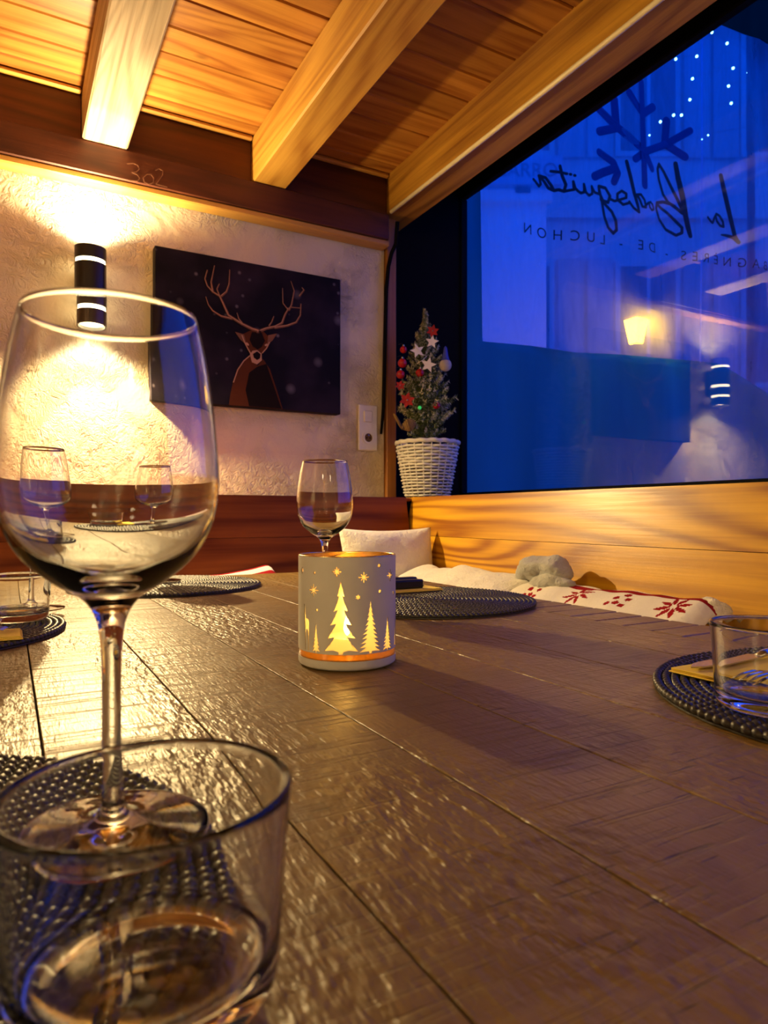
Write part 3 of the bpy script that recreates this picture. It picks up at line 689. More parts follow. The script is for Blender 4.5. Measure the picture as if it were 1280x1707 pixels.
obj('front_board', MB().cbox((X_LEFT+.002, 1.62, .0), (.618, 1.645, .40), .003), M['panel_shaded'], bbn)

# ------------------------------------------------------------------ table
TZ = .75
tb = thing('dining_table', 'long dark rough-sawn plank table with block edging', 'table')
xs = [.018+.0945*k for k in range(-1, 8)]
def plank(x0, x1, y0, y1, seed):
    n = 260; P = []; m = MB(); rows = []
    wd = x1-x0
    for i in range(n+1):
        yy = y0+(y1-y0)*i/n
        ea = .0003+.0008*abs(noise.noise((yy*60, seed, 0)))+.0020*max(0, noise.noise((yy*14, seed+9, 2))-.25)
        eb = .0003+.0008*abs(noise.noise((yy*60, seed+50, 0)))+.0020*max(0, noise.noise((yy*14, seed+70, 2))-.25)
        zt_ = TZ - .0006*(seed % 3)*.5
        rows.append([(x0+.0006, yy, TZ-.035), (x0+.0006, yy, zt_-ea*1.1), (x0+.0006+ea, yy, zt_-.0001), (x1-.0006-eb, yy, zt_-.0001), (x1-.0006, yy, zt_-eb*1.1), (x1-.0006, yy, TZ-.035)])
    vs = [p for r in rows for p in r]; fs = []
    for i in range(n):
        for k in range(6): fs.append((i*6+k, i*6+(k+1)%6, (i+1)*6+(k+1)%6, (i+1)*6+k))
    fs += [tuple(range(6)), tuple(n*6+k for k in range(5, -1, -1))]
    return m.add(vs, fs)
for i in range(8):
    obj('plank', plank(xs[i], xs[i+1], -.60, 1.55, i*3+1), M['table'], tb)
blm = MB().cbox((0, 0, TZ-.035), (.0935, .0425, TZ-.0002), .0016).mesh('edge_block', M['table'])
for x in (xs[-1]+.0006, xs[0]-.0945):
    yy = -.60
    while yy < 1.53:
        link('edge_block', blm, tb, (x, yy, random.uniform(-.0006, .0)), scale=(1, random.uniform(.985, 1.0), 1)); yy += .0447
obj('apron', MB().cbox((-.10, -.52, .63), (.70, -.49, TZ-.036), .003).cbox((-.10, 1.44, .63), (.70, 1.47, TZ-.036), .003).cbox((-.10, -.49, .63), (-.07, 1.44, TZ-.036), .003).cbox((.67, -.49, .63), (.70, 1.44, TZ-.036), .003), M['table'], tb)
for x in (-.06, .58):
    for yy in (-.48, 1.36): obj('leg', MB().cbox((x, yy, 0), (x+.08, yy+.08, TZ-.036), .005), M['table'], tb)

# ------------------------------------------------------------------ placemats
def ring_mesh(R):
    N = max(6, round(2*PI*R/.0075)); n = N*4; pts = []; rr = []
    for i in range(n):
        a = 2*PI*i/n; ph = 2*PI*i/4
        pts.append(((R+.0009*math.sin(ph))*math.cos(a), (R+.0009*math.sin(ph))*math.sin(a), .0035+.0006*math.cos(ph))); rr.append(.0030+.0006*math.cos(ph*1.0))
    return MB().tube(pts, rr, 6, closed=True).mesh('cord_ring', M['mat_cord'], True)
rings = [ring_mesh(.0055+.0068*i) for i in range(26)]
MZ = TZ+.0002; MTOP = TZ+.0082
def placemat(x, y, label, rz=0):
    t = thing('placemat', label, 'placemat', (x, y, MZ), (0, 0, rz), 'round woven placemats')
    for r in rings: link('cord_ring', r, t)
    obj('backing', MB().lathe([(0,.0001),(.1785,.0001),(.1785,.0014),(0,.0014)], 48), M['mat_cord'], t)
placemat(-.100, .285, 'round charcoal woven placemat under the big wine glass close to the camera', .3)
placemat(-.115, .945, 'round charcoal woven placemat under a tumbler at the plaster side of the table', .9)
placemat(.270, 1.355, 'round charcoal woven placemat at the far head of the table', 1.7)
placemat(.580, .920, 'round charcoal woven placemat with black-handled cutlery behind the candle holder', 2.4)
placemat(.583, .247, 'round charcoal woven placemat with fork and yellow napkin by the window bench', 3.3)

# ------------------------------------------------------------------ glasses
def sm_prof(pts, n=6):
    out = []; L = len(pts)
    for i in range(L-1):
        p0 = pts[max(i-1, 0)]; p1 = pts[i]; p2 = pts[i+1]; p3 = pts[min(i+2, L-1)]
        for k in range(n):
            t = k/n
            out.append(tuple(.5*((2*p1[j])+(-p0[j]+p2[j])*t+(2*p0[j]-5*p1[j]+4*p2[j]-p3[j])*t*t+(-p0[j]+3*p1[j]-3*p2[j]+p3[j])*t**3) for j in (0, 1)))
    out.append(pts[-1]); return out
HW = .2135
outer = sm_prof([(.0400,.0010),(.0402,.0022),(.039,.0030),(.028,.0045),(.014,.0068),(.0062,.011),(.0043,.020),(.0038,.040),(.0038,.065),(.0044,.080),(.0062,.090),(.0110,.0975),(.0210,.1040),(.0325,.1140),(.0400,.1270),(.0428,.1420),(.0425,.1570),(.0408,.1750),(.0380,.1950),(.0340,HW-.0005)], 5)
inner = sm_prof([(.0332,HW-.0003),(.0371,.1950),(.0400,.1750),(.0415,.1570),(.0416,.1420),(.0386,.1285),(.0308,.1168),(.0190,.1085),(.0090,.1050),(0,.1040)], 5)
bowl_prof = [p for p in outer if p[1] >= .0975]; stem_prof = [p for p in outer if .008 <= p[1] <= .0975]
wg_mesh = MB().lathe([(0,.0012),(.036,.0010)] + outer + [(.0336,HW+.0002)] + inner, 72).mesh('wine_glass', M['glass'], True)
def wine_glass(x, y, label, z=MTOP):
    o = link('wine_glass', wg_mesh, None, (x, y, z)); tag(o, label, 'wine glass', 'wine glasses'); return o
HT = .0575
t_out = sm_prof([(.030,.0006),(.0325,.0010),(.0345,.0035),(.0355,.008),(.0365,.022),(.0378,.042),(.0390,HT-.0012)], 5)
t_in = sm_prof([(.0369,HT-.0010),(.0355,.042),(.0341,.022),(.0330,.0135),(.0300,.0095),(.018,.0082),(0,.0080)], 5)
tm_mesh = MB().lathe([(0,.0022),(.020,.0020),(.027,.0012)] + t_out + [(.0387,HT-.0003),(.0383,HT+.0002),(.0377,HT+.0001),(.0372,HT-.0004)] + t_in, 72).mesh('tumbler', M['glass'], True)
def tumbler(x, y, label, z=MTOP):
    o = link('tumbler', tm_mesh, None, (x, y, z)); tag(o, label, 'tumbler', 'low water tumblers'); return o
wine_glass(.037, .297, 'large empty wine glass standing closest to the camera')
wine_glass(.421, .945, 'empty wine glass behind the candle holder')
wine_glass(.030, 1.055, 'empty wine glass beside the tumbler on the placemat nearest the plaster side')
wine_glass(.262, 1.385, 'empty wine glass at the far head of the table')
tumbler(.034, .195, 'low clear tumbler in front of the large wine glass')
tumbler(.4565, .2765, 'low clear tumbler with a fork behind it by the window bench')
tumbler(.010, .962, 'low clear tumbler on the placemat nearest the plaster side')
tumbler(.170, 1.455, 'low clear tumbler at the far head of the table')

# ------------------------------------------------------------------ napkins and cutlery
def napkin_at(x0, x1, y0, y1, label, rz=0):
    t = MB(); 
    t.cbox((x0, y0, 0), (x1, y1, .0012), .0005).cbox((x0+.002, y0+.001, .0013), (x1-.001, y1-.001, .0026), .0005).cbox((x0+.001, y0+.002, .0027), (x1-.002, y1-.0015, .0038), .0005)
    o = obj('napkin', t, M['napkin'], None, False, (0, 0, MTOP-.0006), (0, 0, 0)); tag(o, label, 'napkin', 'yellow paper napkins'); return o
NZ = MTOP-.0006+.0039
def fork_mesh(hm):
    h, b = MB(), MB()
    h.tube([(.075,0,.003),(.11,0,.0040),(.16,0,.0045),(.198,0,.0045)], [.0028,.0038,.0055,.006], 10, flat=.55)
    b.tube([(.052,0,.0040),(.060,0,.0035),(.075,0,.003)], [.006,.0035,.0026], 10, flat=.6)
    sec = [(.030,.0105,.0060),(.038,.0115,.0050),(.046,.0105,.0042),(.053,.006,.0038)]
    for (xa, wa, za), (xb, wb_, zb) in zip(sec[:-1], sec[1:]):
        b.add([(xa,-wa,za),(xa,wa,za),(xb,wb_,zb),(xb,-wb_,zb),(xa,-wa,za+.0016),(xa,wa,za+.0016),(xb,wb_,zb+.0016),(xb,-wb_,zb+.0016)], [(0,3,2,1),(4,5,6,7),(0,1,5,4),(1,2,6,5),(2,3,7,6),(3,0,4,7)])
    tines = []
    for k in range(4):
        yk = -.0088+.00587*k
        tn = MB().tube([(.031,yk,.0068),(.018,yk,.0088),(.006,yk,.0080),(-.008,yk,.0050)], [.0016,.0015,.0013,.0007], 6); tines.append(tn.mesh('tine', M['steel'], True))
    return h.mesh('handle', hm, True), b.mesh('fork_head', M['steel'], 40), tines
def knife_mesh(hm):
    b = MB()
    pr = [(0,.0),(.012,.007),(.03,.0095),(.085,.0095),(.09,.004),(.09,-.005),(.03,-.006),(.010,-.0045)]
    b.prism(pr, lambda x, y, d: (x, y, .002+d), .0014)
    h = MB().tube([(.088,0,.0030),(.10,0,.0042),(.15,0,.0050),(.21,0,.0050)], [.0035,.0050,.0062,.0070], 10, flat=.62)
    return h.mesh('handle', hm, True), b.mesh('blade', M['steel'])
M['handle_black'] = plain('black cutlery handle', (.010,.009,.010), .35)
fk = {'steel': fork_mesh(M['steel']), 'black': fork_mesh(M['handle_black'])}; kn = {'steel': knife_mesh(M['steel']), 'black': knife_mesh(M['handle_black'])}
def fork(x, y, rz, kind, label, z=NZ, sc_=1.0):
    t = thing('fork', label, 'fork', (x, y, z), (0, 0, rz), 'forks'); h, b, ts = fk[kind]
    o = link('handle', h, t); link('fork_head', b, t)
    for q in ts: link('tine', q, t)
    return t
def knife(x, y, rz, kind, label, z=NZ):
    t = thing('knife', label, 'knife', (x, y, z), (0, 0, rz), 'knives'); h, b = kn[kind]; link('handle', h, t); link('blade', b, t); return t
napkin_at(.487, .672, .283, .384, 'yellow paper napkin under steel fork and knife by the window bench')
fork(.478, .308, 0, 'steel', 'steel fork on the yellow napkin behind the tumbler by the window bench')
knife(.492, .366, 0, 'steel', 'steel knife on the yellow napkin by the window bench')
napkin_at(.475, .668, .990, 1.085, 'yellow paper napkin under black-handled cutlery behind the candle holder')
M_h = MB()
def chunky(x, y, label, nm):
    t = thing(nm, label, nm, (x, y, NZ), (0, 0, 0), 'black-handled cutlery')
    obj('handle', MB().cbox((.10,-.009,.0), (.205,.009,.0155), .003), M['handle_black'], t)
    if nm == 'knife': obj('blade', MB().prism([(0,.0),(.012,.007),(.03,.0095),(.10,.0095),(.10,-.005),(.03,-.006),(.010,-.0045)], lambda x_, y_, d: (x_, y_, .006+d), .0014), M['steel'], t)
    else: obj('fork_head', MB().cbox((.05,-.003,.005), (.10,.003,.008), .001).cbox((.03,-.011,.005), (.052,.011,.007), .001).cbox((0,-.0105,.005), (.03,-.0075,.007), .0008).cbox((0,-.0045,.005), (.03,-.0015,.007), .0008).cbox((0,.0015,.005), (.03,.0045,.007), .0008).cbox((0,.0075,.005), (.03,.0105,.007), .0008), M['steel'], t)
chunky(.432, 1.012, 'black-handled fork on the yellow napkin behind the candle holder', 'fork')
chunky(.446, 1.055, 'black-handled knife on the yellow napkin behind the candle holder', 'knife')
napkin_at(-.10, .014, .815, .875, 'yellow paper napkin at the edge of the placemat nearest the plaster side')
fork(-.13+.12, .842, PI-.25, 'steel', 'steel fork at the edge of the placemat nearest the plaster side')
napkin_at(.19, .23, 1.40, 1.50, 'yellow paper napkin at the far head of the table')

# ------------------------------------------------------------------ candle holder
CXY = (.283, .583); CR, CH = .0462, .1015
ch_o = thing('candle_holder', 'pale grey candle holder with glowing gold fir trees and snowflakes', 'candle holder', (*CXY, TZ+.0004))
cam_az = math.atan2(-CXY[1], -CXY[0])
def motif_tree(cx, z0, z1, hw, tiers, jag, rnd):
    """fir silhouette in (arc degrees, height)"""
    R_ = random.Random(rnd); L_, Rr = [], []
    for i in range(tiers):
        za = z1-(z1-z0)*(i/tiers)**.92; zb = z1-(z1-z0)*((i+1)/tiers)**.92; wa = hw*((i+.12)/tiers)*.55; wb_ = hw*((i+1)/tiers)
        for lst, sg_ in ((L_, -1), (Rr, 1)):
            lst.append((cx+sg_*wa, za-.0002))
            for q in range(jag):
                t = (q+1)/jag; lst.append((cx+sg_*(wa+(wb_-wa)*t)*(1+R_.uniform(-.06,.06)), za+(zb-za)*t*.86-.0012*(q % 2)-R_.uniform(0,.0006)))
                if q < jag-1: lst.append((cx+sg_*(wa+(wb_-wa)*t*.86), za+(zb-za)*t*.80))
            lst.append((cx+sg_*wb_*.45, zb+(za-zb)*.22))
    poly = [(cx, z1+.002)] + Rr + [(cx+hw*.12, z0+.001), (cx+hw*.12, z0-.001), (cx-hw*.12, z0-.001), (cx-hw*.12, z0+.001)] + L_[::-1]
    return poly
def motif_star(cx, cz, r, n=8, inner=.24, hw=.00055):
    """asterisk with bar arms, or a rounder flake when inner is large"""
    deg = math.degrees(1/CR); p = []
    if inner > .4:
        for i in range(n*2):
            a = PI*i/n; rr = r if i % 2 == 0 else r*inner; p.append((cx+rr*math.sin(a)*deg, cz+rr*math.cos(a)))
        return p
    ri = hw/math.sin(PI/n)
    for i in range(n):
        a = 2*PI*i/n; L_ = r*(1 if i % 2 == 0 else .78); dx, dz = math.sin(a), math.cos(a)
        p += [(cx+(L_*dx-hw*dz)*deg, cz+L_*dz+hw*dx), (cx+(L_*dx+hw*dz)*deg, cz+L_*dz-hw*dx)]
        m_ = a+PI/n; p.append((cx+ri*math.sin(m_)*deg, cz+ri*math.cos(m_)))
    return p
def motif_deer(cx, z0, k=1):
    q = [(0,0),(.6,0),(.8,.012),(1.2,.018),(3.2,.019),(3.5,.010),(3.6,0),(4.2,0),(4.3,.012),(4.9,.022),(5.6,.030),(5.2,.037),(5.9,.042),(5.2,.0415),(4.6,.039),(3.9,.033),(3.2,.029),(.4,.028),(-.4,.026),(-.3,.018),(.1,.010)]
    return [(cx+k*x*1.6, z0+z) for x, z in q]
def PX(x, y): return (math.degrees(math.asin(max(-1, min(1, (x-443)/362)))), (1625-y)/8600)
mot = []
def mt(name, poly): mot.append((name, poly))
cx, _ = PX(398, 0)
mt('fir_motif', motif_tree(cx, .0165, .0790, 20.0, 5, 5, 3))
mt('fir_motif', motif_tree(PX(608,0)[0], .0165, .0625, 14.0, 11, 1, 4))
mt('fir_motif', motif_tree(PX(733,0)[0], .0165, .0470, 9.5, 9, 1, 5))
mt('fir_motif', motif_tree(PX(222,0)[0], .0165, .0420, 6.0, 7, 1, 6))
mt('deer_motif', motif_deer(-49, .0165, -1)[::-1]); mt('fir_motif', motif_tree(PX(790,0)[0]+4, .0165, .05, 7.0, 5, 3, 8))
for x, y, r in ((120,865,.0030),(370,860,.0042),(205,1010,.0058),(560,905,.0050),(752,905,.0054)): mt('snowflake_motif', motif_star(*PX(x, y), r))
for x, y, r in ((670,820,.0024),(520,1057,.0026),(675,1020,.0024),(780,1050,.0024),(213,875,.0018),(230,1160,.0018)): mt('snowflake_motif', motif_star(*PX(x, y), r, 6, .55))
for i in range(3):
    c0 = 112+i*52
    mt('fir_motif', motif_tree(c0, .0165, .060+.012*(i % 2), 14, 6, 3, 20+i)); mt('snowflake_motif', motif_star(c0+18, .085, .0045)); mt('snowflake_motif', motif_star(c0-12, .079, .003))
nx, nz = 120, 24
pts = [Vector((-180+360*i/nx, .0150+(CH-.0150)*j/nz)) for i in range(nx+1) for j in range(nz+1)]; edges = []
for _, p in mot:
    b = len(pts); pts += [Vector(q) for q in p]; edges += [(b+i, b+(i+1) % len(p)) for i in range(len(p))]
r = delaunay_2d_cdt(pts, edges, [], 0, 1e-6)
Vc, Fc = r[0], r[2]
bbs = [(min(q[0] for q in p), max(q[0] for q in p), min(q[1] for q in p), max(q[1] for q in p)) for _, p in mot]
bins = [[] for _ in mot]; paint = []
for f in Fc:
    x = sum(Vc[i][0] for i in f)/3; z = sum(Vc[i][1] for i in f)/3; hit = None
    for k, (bb, (_, p)) in enumerate(zip(bbs, mot)):
        if bb[0] <= x <= bb[1] and bb[2] <= z <= bb[3] and pip(x, z, p): hit = k; break
    (paint if hit is None else bins[hit]).append(f)
def cyl(v, R_=CR): a = cam_az + math.radians(v[0]); return (R_*math.cos(a), R_*math.sin(a), v[1])
def sub(faces, R_):
    ids = {}; vs = []; fs = []
    for f in faces:
        g = []
        for i in f:
            if i not in ids: ids[i] = len(vs); vs.append(cyl(Vc[i], R_))
            g.append(ids[i])
        fs.append(g)
    return MB().add(vs, fs)
def radial(o, sg=1.0):
    o.data.normals_split_custom_set_from_vertices([(sg*v.co.x/math.hypot(v.co.x, v.co.y), sg*v.co.y/math.hypot(v.co.x, v.co.y), 0) for v in o.data.vertices]); return o
def outward(o, sg=1.0):
    bm = bmesh.new(); bm.from_mesh(o.data)
    for f in bm.faces:
        c = f.calc_center_median()
        if (f.normal.x*c.x+f.normal.y*c.y)*sg < 0: f.normal_flip()
    bm.to_mesh(o.data); bm.free(); return radial(o, sg)
outward(obj('painted_shell', sub(paint, CR), M['cup_paint'], ch_o, True)); outward(obj('gold_lining', sub(paint, CR-.0013), M['gold'], ch_o, True), -1.0)
for (nm, p), fs_ in zip(mot, bins):
    if fs_: outward(obj(nm, sub(fs_, CR-.0005), M['amber'], ch_o, True))
obj('amber_band', MB().lathe([(CR-.0012,.0088),(CR-.0004,.0088),(CR-.0004,.0152),(CR-.0012,.0152)], 72, closed=True), M['amber_clear'], ch_o, 40)
obj('base', MB().lathe([(0,0),(CR-.003,0),(CR-.0006,.0015),(CR,.003),(CR,.0088),(0,.0088)], 72), M['cup_paint'], ch_o, 40)
obj('inner_floor', MB().lathe([(0,.0089),(CR-.0015,.0089),(CR-.0015,.0098),(0,.0098)], 48), M['gold'], ch_o, 40)
obj('rim', MB().lathe([(CR-.0016,CH-.0005),(CR-.0001,CH-.0002),(CR-.0003,CH+.0008),(CR-.0014,CH+.0008)], 72, closed=True), M['gold'], ch_o, True)
tl = thing('tealight', 'small lit tealight inside the gold candle holder', 'candle', (*CXY, TZ+.0103))
obj('tin_cup', MB().lathe([(0,0),(.0185,0),(.019,.0005),(.019,.014),(.0183,.014),(.0183,.001),(0,.001)], 32), M['tin'], tl, 40)
obj('wax', MB().lathe([(0,.0012),(.018,.0012),(.018,.0115),(.010,.0112),(0,.0108)], 32), M['wax'], tl, 40)
obj('wick', MB().tube([(0,0,.0108),(.0003,0,.0145),(.0006,.0003,.017)], .0006, 6), M['black'], tl)
obj('flame', MB().lathe([(0,.014),(.0022,.0165),(.0036,.0205),(.0030,.026),(.0014,.032),(0,.036)], 14), M['flame'], tl, True)
L = bpy.data.lights.new('candle_light', 'POINT'); L.energy = .055; L.color = (1.0,.68,.26); L.shadow_soft_size = .004
lo = bpy.data.objects.new('candle_light', L); C.objects.link(lo); lo.parent = tl; lo.location = (0, 0, .042)

# ------------------------------------------------------------------ potted mini fir
PX_, PY_, PZ_ = 1.205, 1.880, .9445
pot = thing('wicker_pot', 'whitewashed wicker basket pot on the window sill', 'pot', (PX_, PY_, PZ_))
rb, rt, ph_ = .068, .101, .186
def potr(z): return rb+(rt-rb)*(z/ph_)**.9
NS = 22
for i in range(17):
    z = .008+i*.0098; pts = []
    for k in range(NS*4):
        a = 2*PI*k/(NS*4); rr = potr(z)+.0034*math.cos(NS*a/2*1.0+(PI if i % 2 else 0))
        pts.append((rr*math.cos(a), rr*math.sin(a), z+.0008*math.sin(3*a+i)))
    obj('woven_strand', MB().tube(pts, .0050, 6, closed=True, flat=.9 if i > 9 else .72), M['wicker'], pot, True)
for k in range(NS):
    a = 2*PI*(k+.0)/NS
    obj('stake', MB().tube([(potr(z)*math.cos(a), potr(z)*math.sin(a), z) for z in (.002, .09, .186)], .0024, 5), M['wicker'], pot, True)
pts = [((rt+.001*math.sin(16*2*PI*k/96))*math.cos(2*PI*k/96), (rt+.002*math.sin(16*2*PI*k/96))*math.sin(2*PI*k/96), ph_-.006+.0012*math.cos(16*2*PI*k/96)) for k in range(96)]
obj('rim_braid', MB().tube(pts, .0072, 7, closed=True), M['wicker'], pot, True)
obj('liner', MB().lathe([(0,.001),(rb-.010,.001),(rt-.012,ph_-.016),(0,ph_-.016)], 28), M['seat_pad'], pot, 40)
tree = thing('mini_fir_tree', 'small frosted artificial fir tree decorated for Christmas in the wicker pot', 'tree', (PX_-.008, PY_, PZ_+ph_-.018))
TH = .452
obj('trunk', MB().tube([(0,0,.002),(0,0,.2),(0,0,TH-.01)], [.007,.005,.002], 7), M['bark'], tree)
def branch_mesh(seed, L, n):
    R_ = random.Random(seed); b = MB(); b.tube([(0,0,0),(L*.55,0,L*.05),(L,0,L*.22)], [.0016,.0012,.0006], 4)
    for i in range(n):
        t = .12+.88*i/n; base = Vector((L*t, 0, L*.22*t*t)); a = R_.uniform(0, 2*PI); ln_ = R_.uniform(.011,.019)*(1.05-.35*t)
        d = Vector((.55+R_.uniform(-.2,.3), math.cos(a), math.sin(a))).normalized()*ln_; s_ = d.cross(Vector((R_.uniform(-1,1), R_.uniform(-1,1), 1))).normalized()*  .0013
        b.add([base-s_, base+s_, base+d+s_*.4, base+d-s_*.4], [(0,1,2,3)], 1 if (R_.random() < (.16+.45*max(0, t-.62)/.38)) else 0)
    return b.mesh('branch', [M['needle'], M['frost']])
brs = [branch_mesh(i, .10, 150) for i in range(4)]
N = 230
for i in range(N):
    t = (i+.5)/N; z = .02+(TH-.045)*t
    rmax = .116*(1-t)**.72 if t > .28 else .100*(.74+.26*t/.28)
    a = i*2.39996; L_ = max(.018, rmax*random.uniform(.82, 1.12)); s_ = L_/.10
    link('branch', brs[i % 4], tree, (0, 0, z), (random.uniform(-.3,.3), -random.uniform(.05,.5)-.7*max(0, t-.8)/.2, a), (s_, max(.62, s_), max(.62, s_)))
link('branch', brs[0], tree, (0, 0, TH-.05), (0, -PI/2+.1, .4), (.5, .55, .55))
def on_tree(x, y, z, out=0.0):
    return (x + (-.485)*out, y + (-.875)*out, z)
OFF = Vector((.013, .0, 0))
balls = [(1.102,1.87,1.416,.0115,'small red bauble high on the fir beside the corner post'), (1.099,1.872,1.373,.0150,'red bauble in the middle of the three beside the corner post'), (1.094,1.875,1.337,.0140,'red bauble lowest of the three beside the corner post'),
         (1.148,1.845,1.342,.0135,'red bauble hanging under the big white star'), (1.194,1.819,1.239,.0120,'red bauble low on the shaded side of the fir')]
for x, y, z, r_, lb in balls:
    t = thing('bauble', lb, 'ornament', (x, y-.01, z), (0,0,0), 'red baubles on the fir')
    obj('ball', MB().sphere((0,0,0), r_, 20), M['red_gloss'], t, True); obj('cap', MB().lathe([(0,r_-.001),(.004,r_-.001),(.004,r_+.004),(0,r_+.004)], 10), M['gold'], t)
    obj('hanger', MB().tube([(0,0,r_+.003),(.002,.012,r_+.012),(.004,.04,r_+.014)], .0005, 4), M['wire'], t)
def star_poly(r_, inner=.45, rot=0.0): return [((r_ if i % 2 == 0 else r_*inner)*math.sin(PI*i/5+rot), (r_ if i % 2 == 0 else r_*inner)*math.cos(PI*i/5+rot)) for i in range(10)]
for (x, y, z), r_, rot, lb in (((1.181,1.815,1.441),.022,.15,'white wooden star topmost on the fir under the red flower'), ((1.139,1.835,1.412),.024,-.3,'white wooden star in the middle of the fir'), ((1.167,1.815,1.366),.026,.25,'biggest white wooden star lowest on the fir')):
    o = obj('wooden_star', MB().prism(star_poly(r_, .45, rot), lambda a, b, d: (a, d, b), .004), M['star_white'], None, False, (x, y, z), (0, 0, -.45 - rot*.4)); tag(o, lb, 'ornament', 'white stars on the fir')
def flower(x, y, z, r_, lb):
    t = thing('felt_flower', lb, 'ornament', (x, y, z), (0, 0, -.5), 'red flowers on the fir')
    for k in range(6):
        a = 2*PI*k/6+.3; p = [(0,0),(.5,.28),(1,0),(.5,-.28)]
        b = MB().prism([(r_*(q*math.cos(a)-s*math.sin(a)), r_*(q*math.sin(a)+s*math.cos(a))) for q, s in p], lambda u, v, d: (u, d-.25*math.hypot(u, v)*(1 if k % 2 else .4), v), .0015)
        obj('petal', b, M['red_felt'], t)
    obj('flower_centre', MB().sphere((0,-.003,0), r_*.14, 8), M['gold'], t)
flower(1.109, 1.850, 1.254, .026, 'red felt flower low on the fir beside the corner post'); flower(1.183, 1.815, 1.475, .021, 'red felt flower near the top of the fir'); flower(1.091, 1.862, 1.301, .017, 'small red felt flower under the three baubles')
t = thing('pompom_ornament', 'white pompom ornament with blue felt hat on the fir', 'ornament', (1.222, 1.800, 1.368))
obj('pompom', MB().sphere((0,0,0), .020, 18), M['pompom'], t, True); obj('hat', MB().lathe([(0,.062),(.005,.055),(.009,.03),(.014,.014),(0,.012)], 14), M['blue_felt'], t, True)
tag(obj('green_bulb', MB().sphere((0,0,0), .006, 10), M['green_led'], None, True, (1.143,1.828,1.23)), 'tiny green bulb deep in the lower fir', 'bulb')
bw_ = thing('burlap_bow', 'brown burlap bow at the foot of the fir', 'bow', (1.092, 1.850, 1.165), (0, 0, -.5))
for sx, an in ((-1, .9), (1, .35)):
    p = []
    for k in range(9):
        q = k/8; p.append((sx*.045*q*math.cos(an), -.006*math.sin(q*PI), .05*q*math.sin(an)+.0))
    b = MB()
    for i in range(8):
        w0 = .006+.013*math.sin(PI*i/8); w1 = .006+.013*math.sin(PI*(i+1)/8); (x0, y0, z0), (x1, y1, z1) = p[i], p[i+1]
        b.add([(x0+.3*w0,y0-.002,z0-w0),(x0-.3*w0,y0,z0+w0),(x1-.3*w1,y1,z1+w1),(x1+.3*w1,y1-.002,z1-w1)], [(0,1,2,3)])
    o = obj('loop', b, M['burlap'], bw_, True); o.modifiers.new('t', 'SOLIDIFY').thickness = .0015
obj('knot', MB().sphere((0,-.003,0), .006, 10), M['burlap'], bw_, True)
tag(obj('bead_string', MB().tube([(1.13,1.838,1.43),(1.15,1.825,1.40),(1.165,1.82,1.395),(1.15,1.823,1.38),(1.135,1.832,1.37)], .0009, 5), M['star_white'], None, True), 'thin pale string looped between the white stars', 'string')

# ------------------------------------------------------------------ cushions and throws on the benches
def pillow(name, w_, h_, t_, mats, label, loc, rot, seed, p=2.6):
    n = 34; b = MB(); top, bot = [], []
    for s_ in (1, -1):
        for i in range(n+1):
            for j in range(n+1):
                u = 2*i/n-1; v = 2*j/n-1
                ed = max(0, (1-abs(u)**p))**.55*max(0, (1-abs(v)**p))**.55
                pin = 1-.07*(1-abs(u)**2)*abs(v)**3 ; pin2 = 1-.07*(1-abs(v)**2)*abs(u)**3
                th = s_*t_/2*ed*(1+.10*noise.noise((u*1.6+seed, v*1.6, s_*2)))+ .006*noise.noise((u*3, v*3, seed+s_))*ed
                b.v.append((u*w_/2*pin2, th, v*h_/2*pin))
    m = (n+1)*(n+1)
    for q in range(2):
        for i in range(n):
            for j in range(n):
                a = q*m+i*(n+1)+j; b.f.append([a, a+1, a+n+2, a+n+1]); b.m.append(0)
    me = b.mesh(name, mats, True); bm = bmesh.new(); bm.from_mesh(me); bmesh.ops.remove_doubles(bm, verts=bm.verts, dist=1e-5); bmesh.ops.recalc_face_normals(bm, faces=bm.faces); bm.to_mesh(me); bm.free()
    return tag(link(name, me, None, loc, rot), label, 'pillow')
pillow('cushion', .285, .27, .10, M['fur_white'], 'white plush pillow propped in the corner of the two benches', (.915, 1.615, .722), (-.20, 0, -.06), 3)
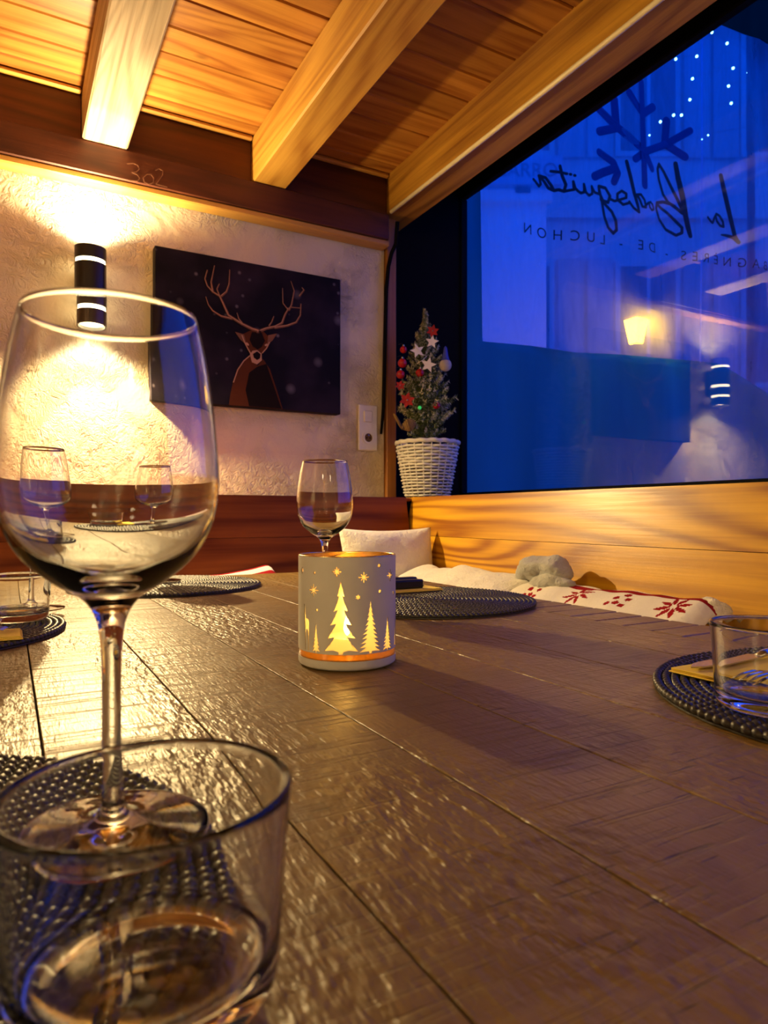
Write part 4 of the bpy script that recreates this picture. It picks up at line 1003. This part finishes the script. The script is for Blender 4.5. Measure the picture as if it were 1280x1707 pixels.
# seat cushions that the throws cover
def pad(x0, x1, y0, y1, z0, z1, label):
    return tag(obj('seat_cushion', MB().cbox((x0,y0,z0), (x1,y1,z1), .03), M['seat_pad'], None, 30), label, 'cushion', 'thick seat cushions')
pad(.70, .965, .70, 1.44, .431, .62, 'thick brown seat cushion under the throws on the window bench')
pad(.10, .66, 1.60, 1.655, .431, .60, 'thick brown seat cushion under the striped throw on the back bench')
def drape(name, y0, y1, prof, pat, mats, label, seed, nu=150, nv=70, amp=.010, zf=None):
    """cloth laid over the cushions: profile in (x, z), run along y"""
    pr = sm_prof(prof, 12); Ls = [0]
    for a, b in zip(pr[:-1], pr[1:]): Ls.append(Ls[-1]+math.hypot(b[0]-a[0], b[1]-a[1]))
    def at(s):
        for i in range(len(Ls)-1):
            if Ls[i+1] >= s: break
        t = (s-Ls[i])/max(1e-9, Ls[i+1]-Ls[i]); return (pr[i][0]+(pr[i+1][0]-pr[i][0])*t, pr[i][1]+(pr[i+1][1]-pr[i][1])*t)
    b = MB(); tot = Ls[-1]
    for i in range(nu+1):
        y = y0+(y1-y0)*i/nu
        e = min(1, min(i, nu-i)/(nu*.06))
        for j in range(nv+1):
            s = tot*j/nv; x, z = at(s)
            lump = amp*noise.noise((y*7+seed, s*5, seed))+amp*.5*noise.noise((y*19, s*12, seed+4))
            z2 = z+lump+(zf(y) if zf else 0)-.02*(1-e)**2
            b.v.append((x-abs(lump)*.4, y+.006*noise.noise((s*14, seed, i*.01)), z2))
    for i in range(nu):
        for j in range(nv):
            a = i*(nv+1)+j; b.f.append([a, a+1, a+nv+2, a+nv+1]); b.m.append(pat((y0+(y1-y0)*(i+.5)/nu), tot*(j+.5)/nv))
    o = tag(obj(name, b, mats, None, True), label, 'blanket'); sd = o.modifiers.new('thickness', 'SOLIDIFY'); sd.thickness = .012; sd.offset = -1
    return o
prof1 = [(1.028,.735),(1.00,.748),(.955,.742),(.905,.712),(.865,.665),(.838,.60),(.828,.52)]
drape('plush_throw', 1.10, 1.56, [(1.022,.742),(.99,.756),(.94,.748),(.885,.722),(.85,.685),(.832,.60),(.828,.52)], lambda y, s: 0, [M['fur_white']], 'white plush throw on the window bench beside the corner pillow', 2, 90, 50, .016)
def petals(y, s):
    if .042 < s < .060: return 1
    for k in range(9):
        cy0 = .735+.105*k + .008*math.sin(k*3); cs = .088+.010*(k % 2)+.006*math.sin(k*5)
        dy, ds = y-cy0, s-cs; r_ = math.hypot(dy, ds)
        if r_ < .034 and k % 2 == 0:
            a = math.atan2(ds, dy); q = abs(((a/(PI/4)) % 1)-.5)*2
            if .006 < r_ < .034*(1-.72*q) and q < .80: return 1
        if k % 2 == 1:
            for ddy, dds in ((-.012,-.008),(.012,-.006),(0,.010),(-.014,.014),(.015,.016),(0,-.022)):
                if math.hypot(dy-ddy, ds-dds) < .0062: return 1
    return 0
drape('patterned_throw', .675, 1.26, prof1, petals, [M['cloth_white'], M['cloth_red']], 'white throw with red snowflake blossoms and red edge on the window bench', 5, 260, 110, .012)
def roll(name, pts, rad, mats, label, seed):
    b = MB(); n = 20; P = [Vector(p) for p in pts]; m = 26; vs = []
    for i in range(m+1):
        t = i/m*(len(P)-1); k = min(int(t), len(P)-2); c = P[k].lerp(P[k+1], t-k); d = (P[k+1]-P[k]).normalized()
        nx_ = d.cross(Vector((0,0,1))).normalized(); ny = nx_.cross(d)
        e = math.sin(PI*min(1, max(0, (i+.35)/(m+.7))))**.42
        for q in range(n):
            a = 2*PI*q/n; rr = rad*e*(1+.34*noise.noise((math.cos(a)*1.2+seed, math.sin(a)*1.2, i*.16))+.16*noise.noise((math.cos(a)*4, math.sin(a)*4+seed, i*.5)))
            vs.append(c+nx_*math.cos(a)*rr*1.05+ny*math.sin(a)*rr*.85)
    fs = [(i*n+q, i*n+(q+1)%n, (i+1)*n+(q+1)%n, (i+1)*n+q) for i in range(m) for q in range(n)] + [tuple(range(n-1,-1,-1)), tuple(m*n+q for q in range(n))]
    return tag(obj(name, b.add(vs, fs), mats, None, True), label, 'blanket')
fb = thing('fleece_bundle', 'crumpled grey fleece bundle on the throws against the window bench', 'blanket')
for pts_, rd, sd_ in (([(.985,1.165,.752),(.985,1.115,.770),(.985,1.05,.776),(.99,1.015,.762)], .034, 3), ([(.965,1.10,.745),(.97,1.05,.752),(.985,.995,.748)], .024, 9)):
    f_ = roll('fold', pts_, rd, M['fur_grey'], '', sd_); del f_['label']; del f_['category']; f_.parent = fb
roll('throw_end', [(1.005,.735,.738),(.995,.70,.735),(.975,.675,.725)], .024, M['fur_white'], 'rolled white end of the patterned throw', 8)
drape('striped_throw', .40, .60, [(1.700,.755),(1.690,.765),(1.660,.756),(1.630,.735),(1.612,.690),(1.605,.60)], lambda y, s: 1 if (.045 < s < .075 or .085 < s < .093 or .015 < s < .024) else 0, [M['cloth_white'], M['cloth_red']], 'red and white striped throw on the back bench behind the table head', 11, 80, 50, .008)
o = bpy.data.objects['striped_throw']
# the striped throw runs along x: turn its (profile, run) axes into room axes
for v in o.data.vertices: v.co = Vector((v.co.y, v.co.x-.0, v.co.z - .022 + .14*(v.co.y-.56)))
o.data.update()
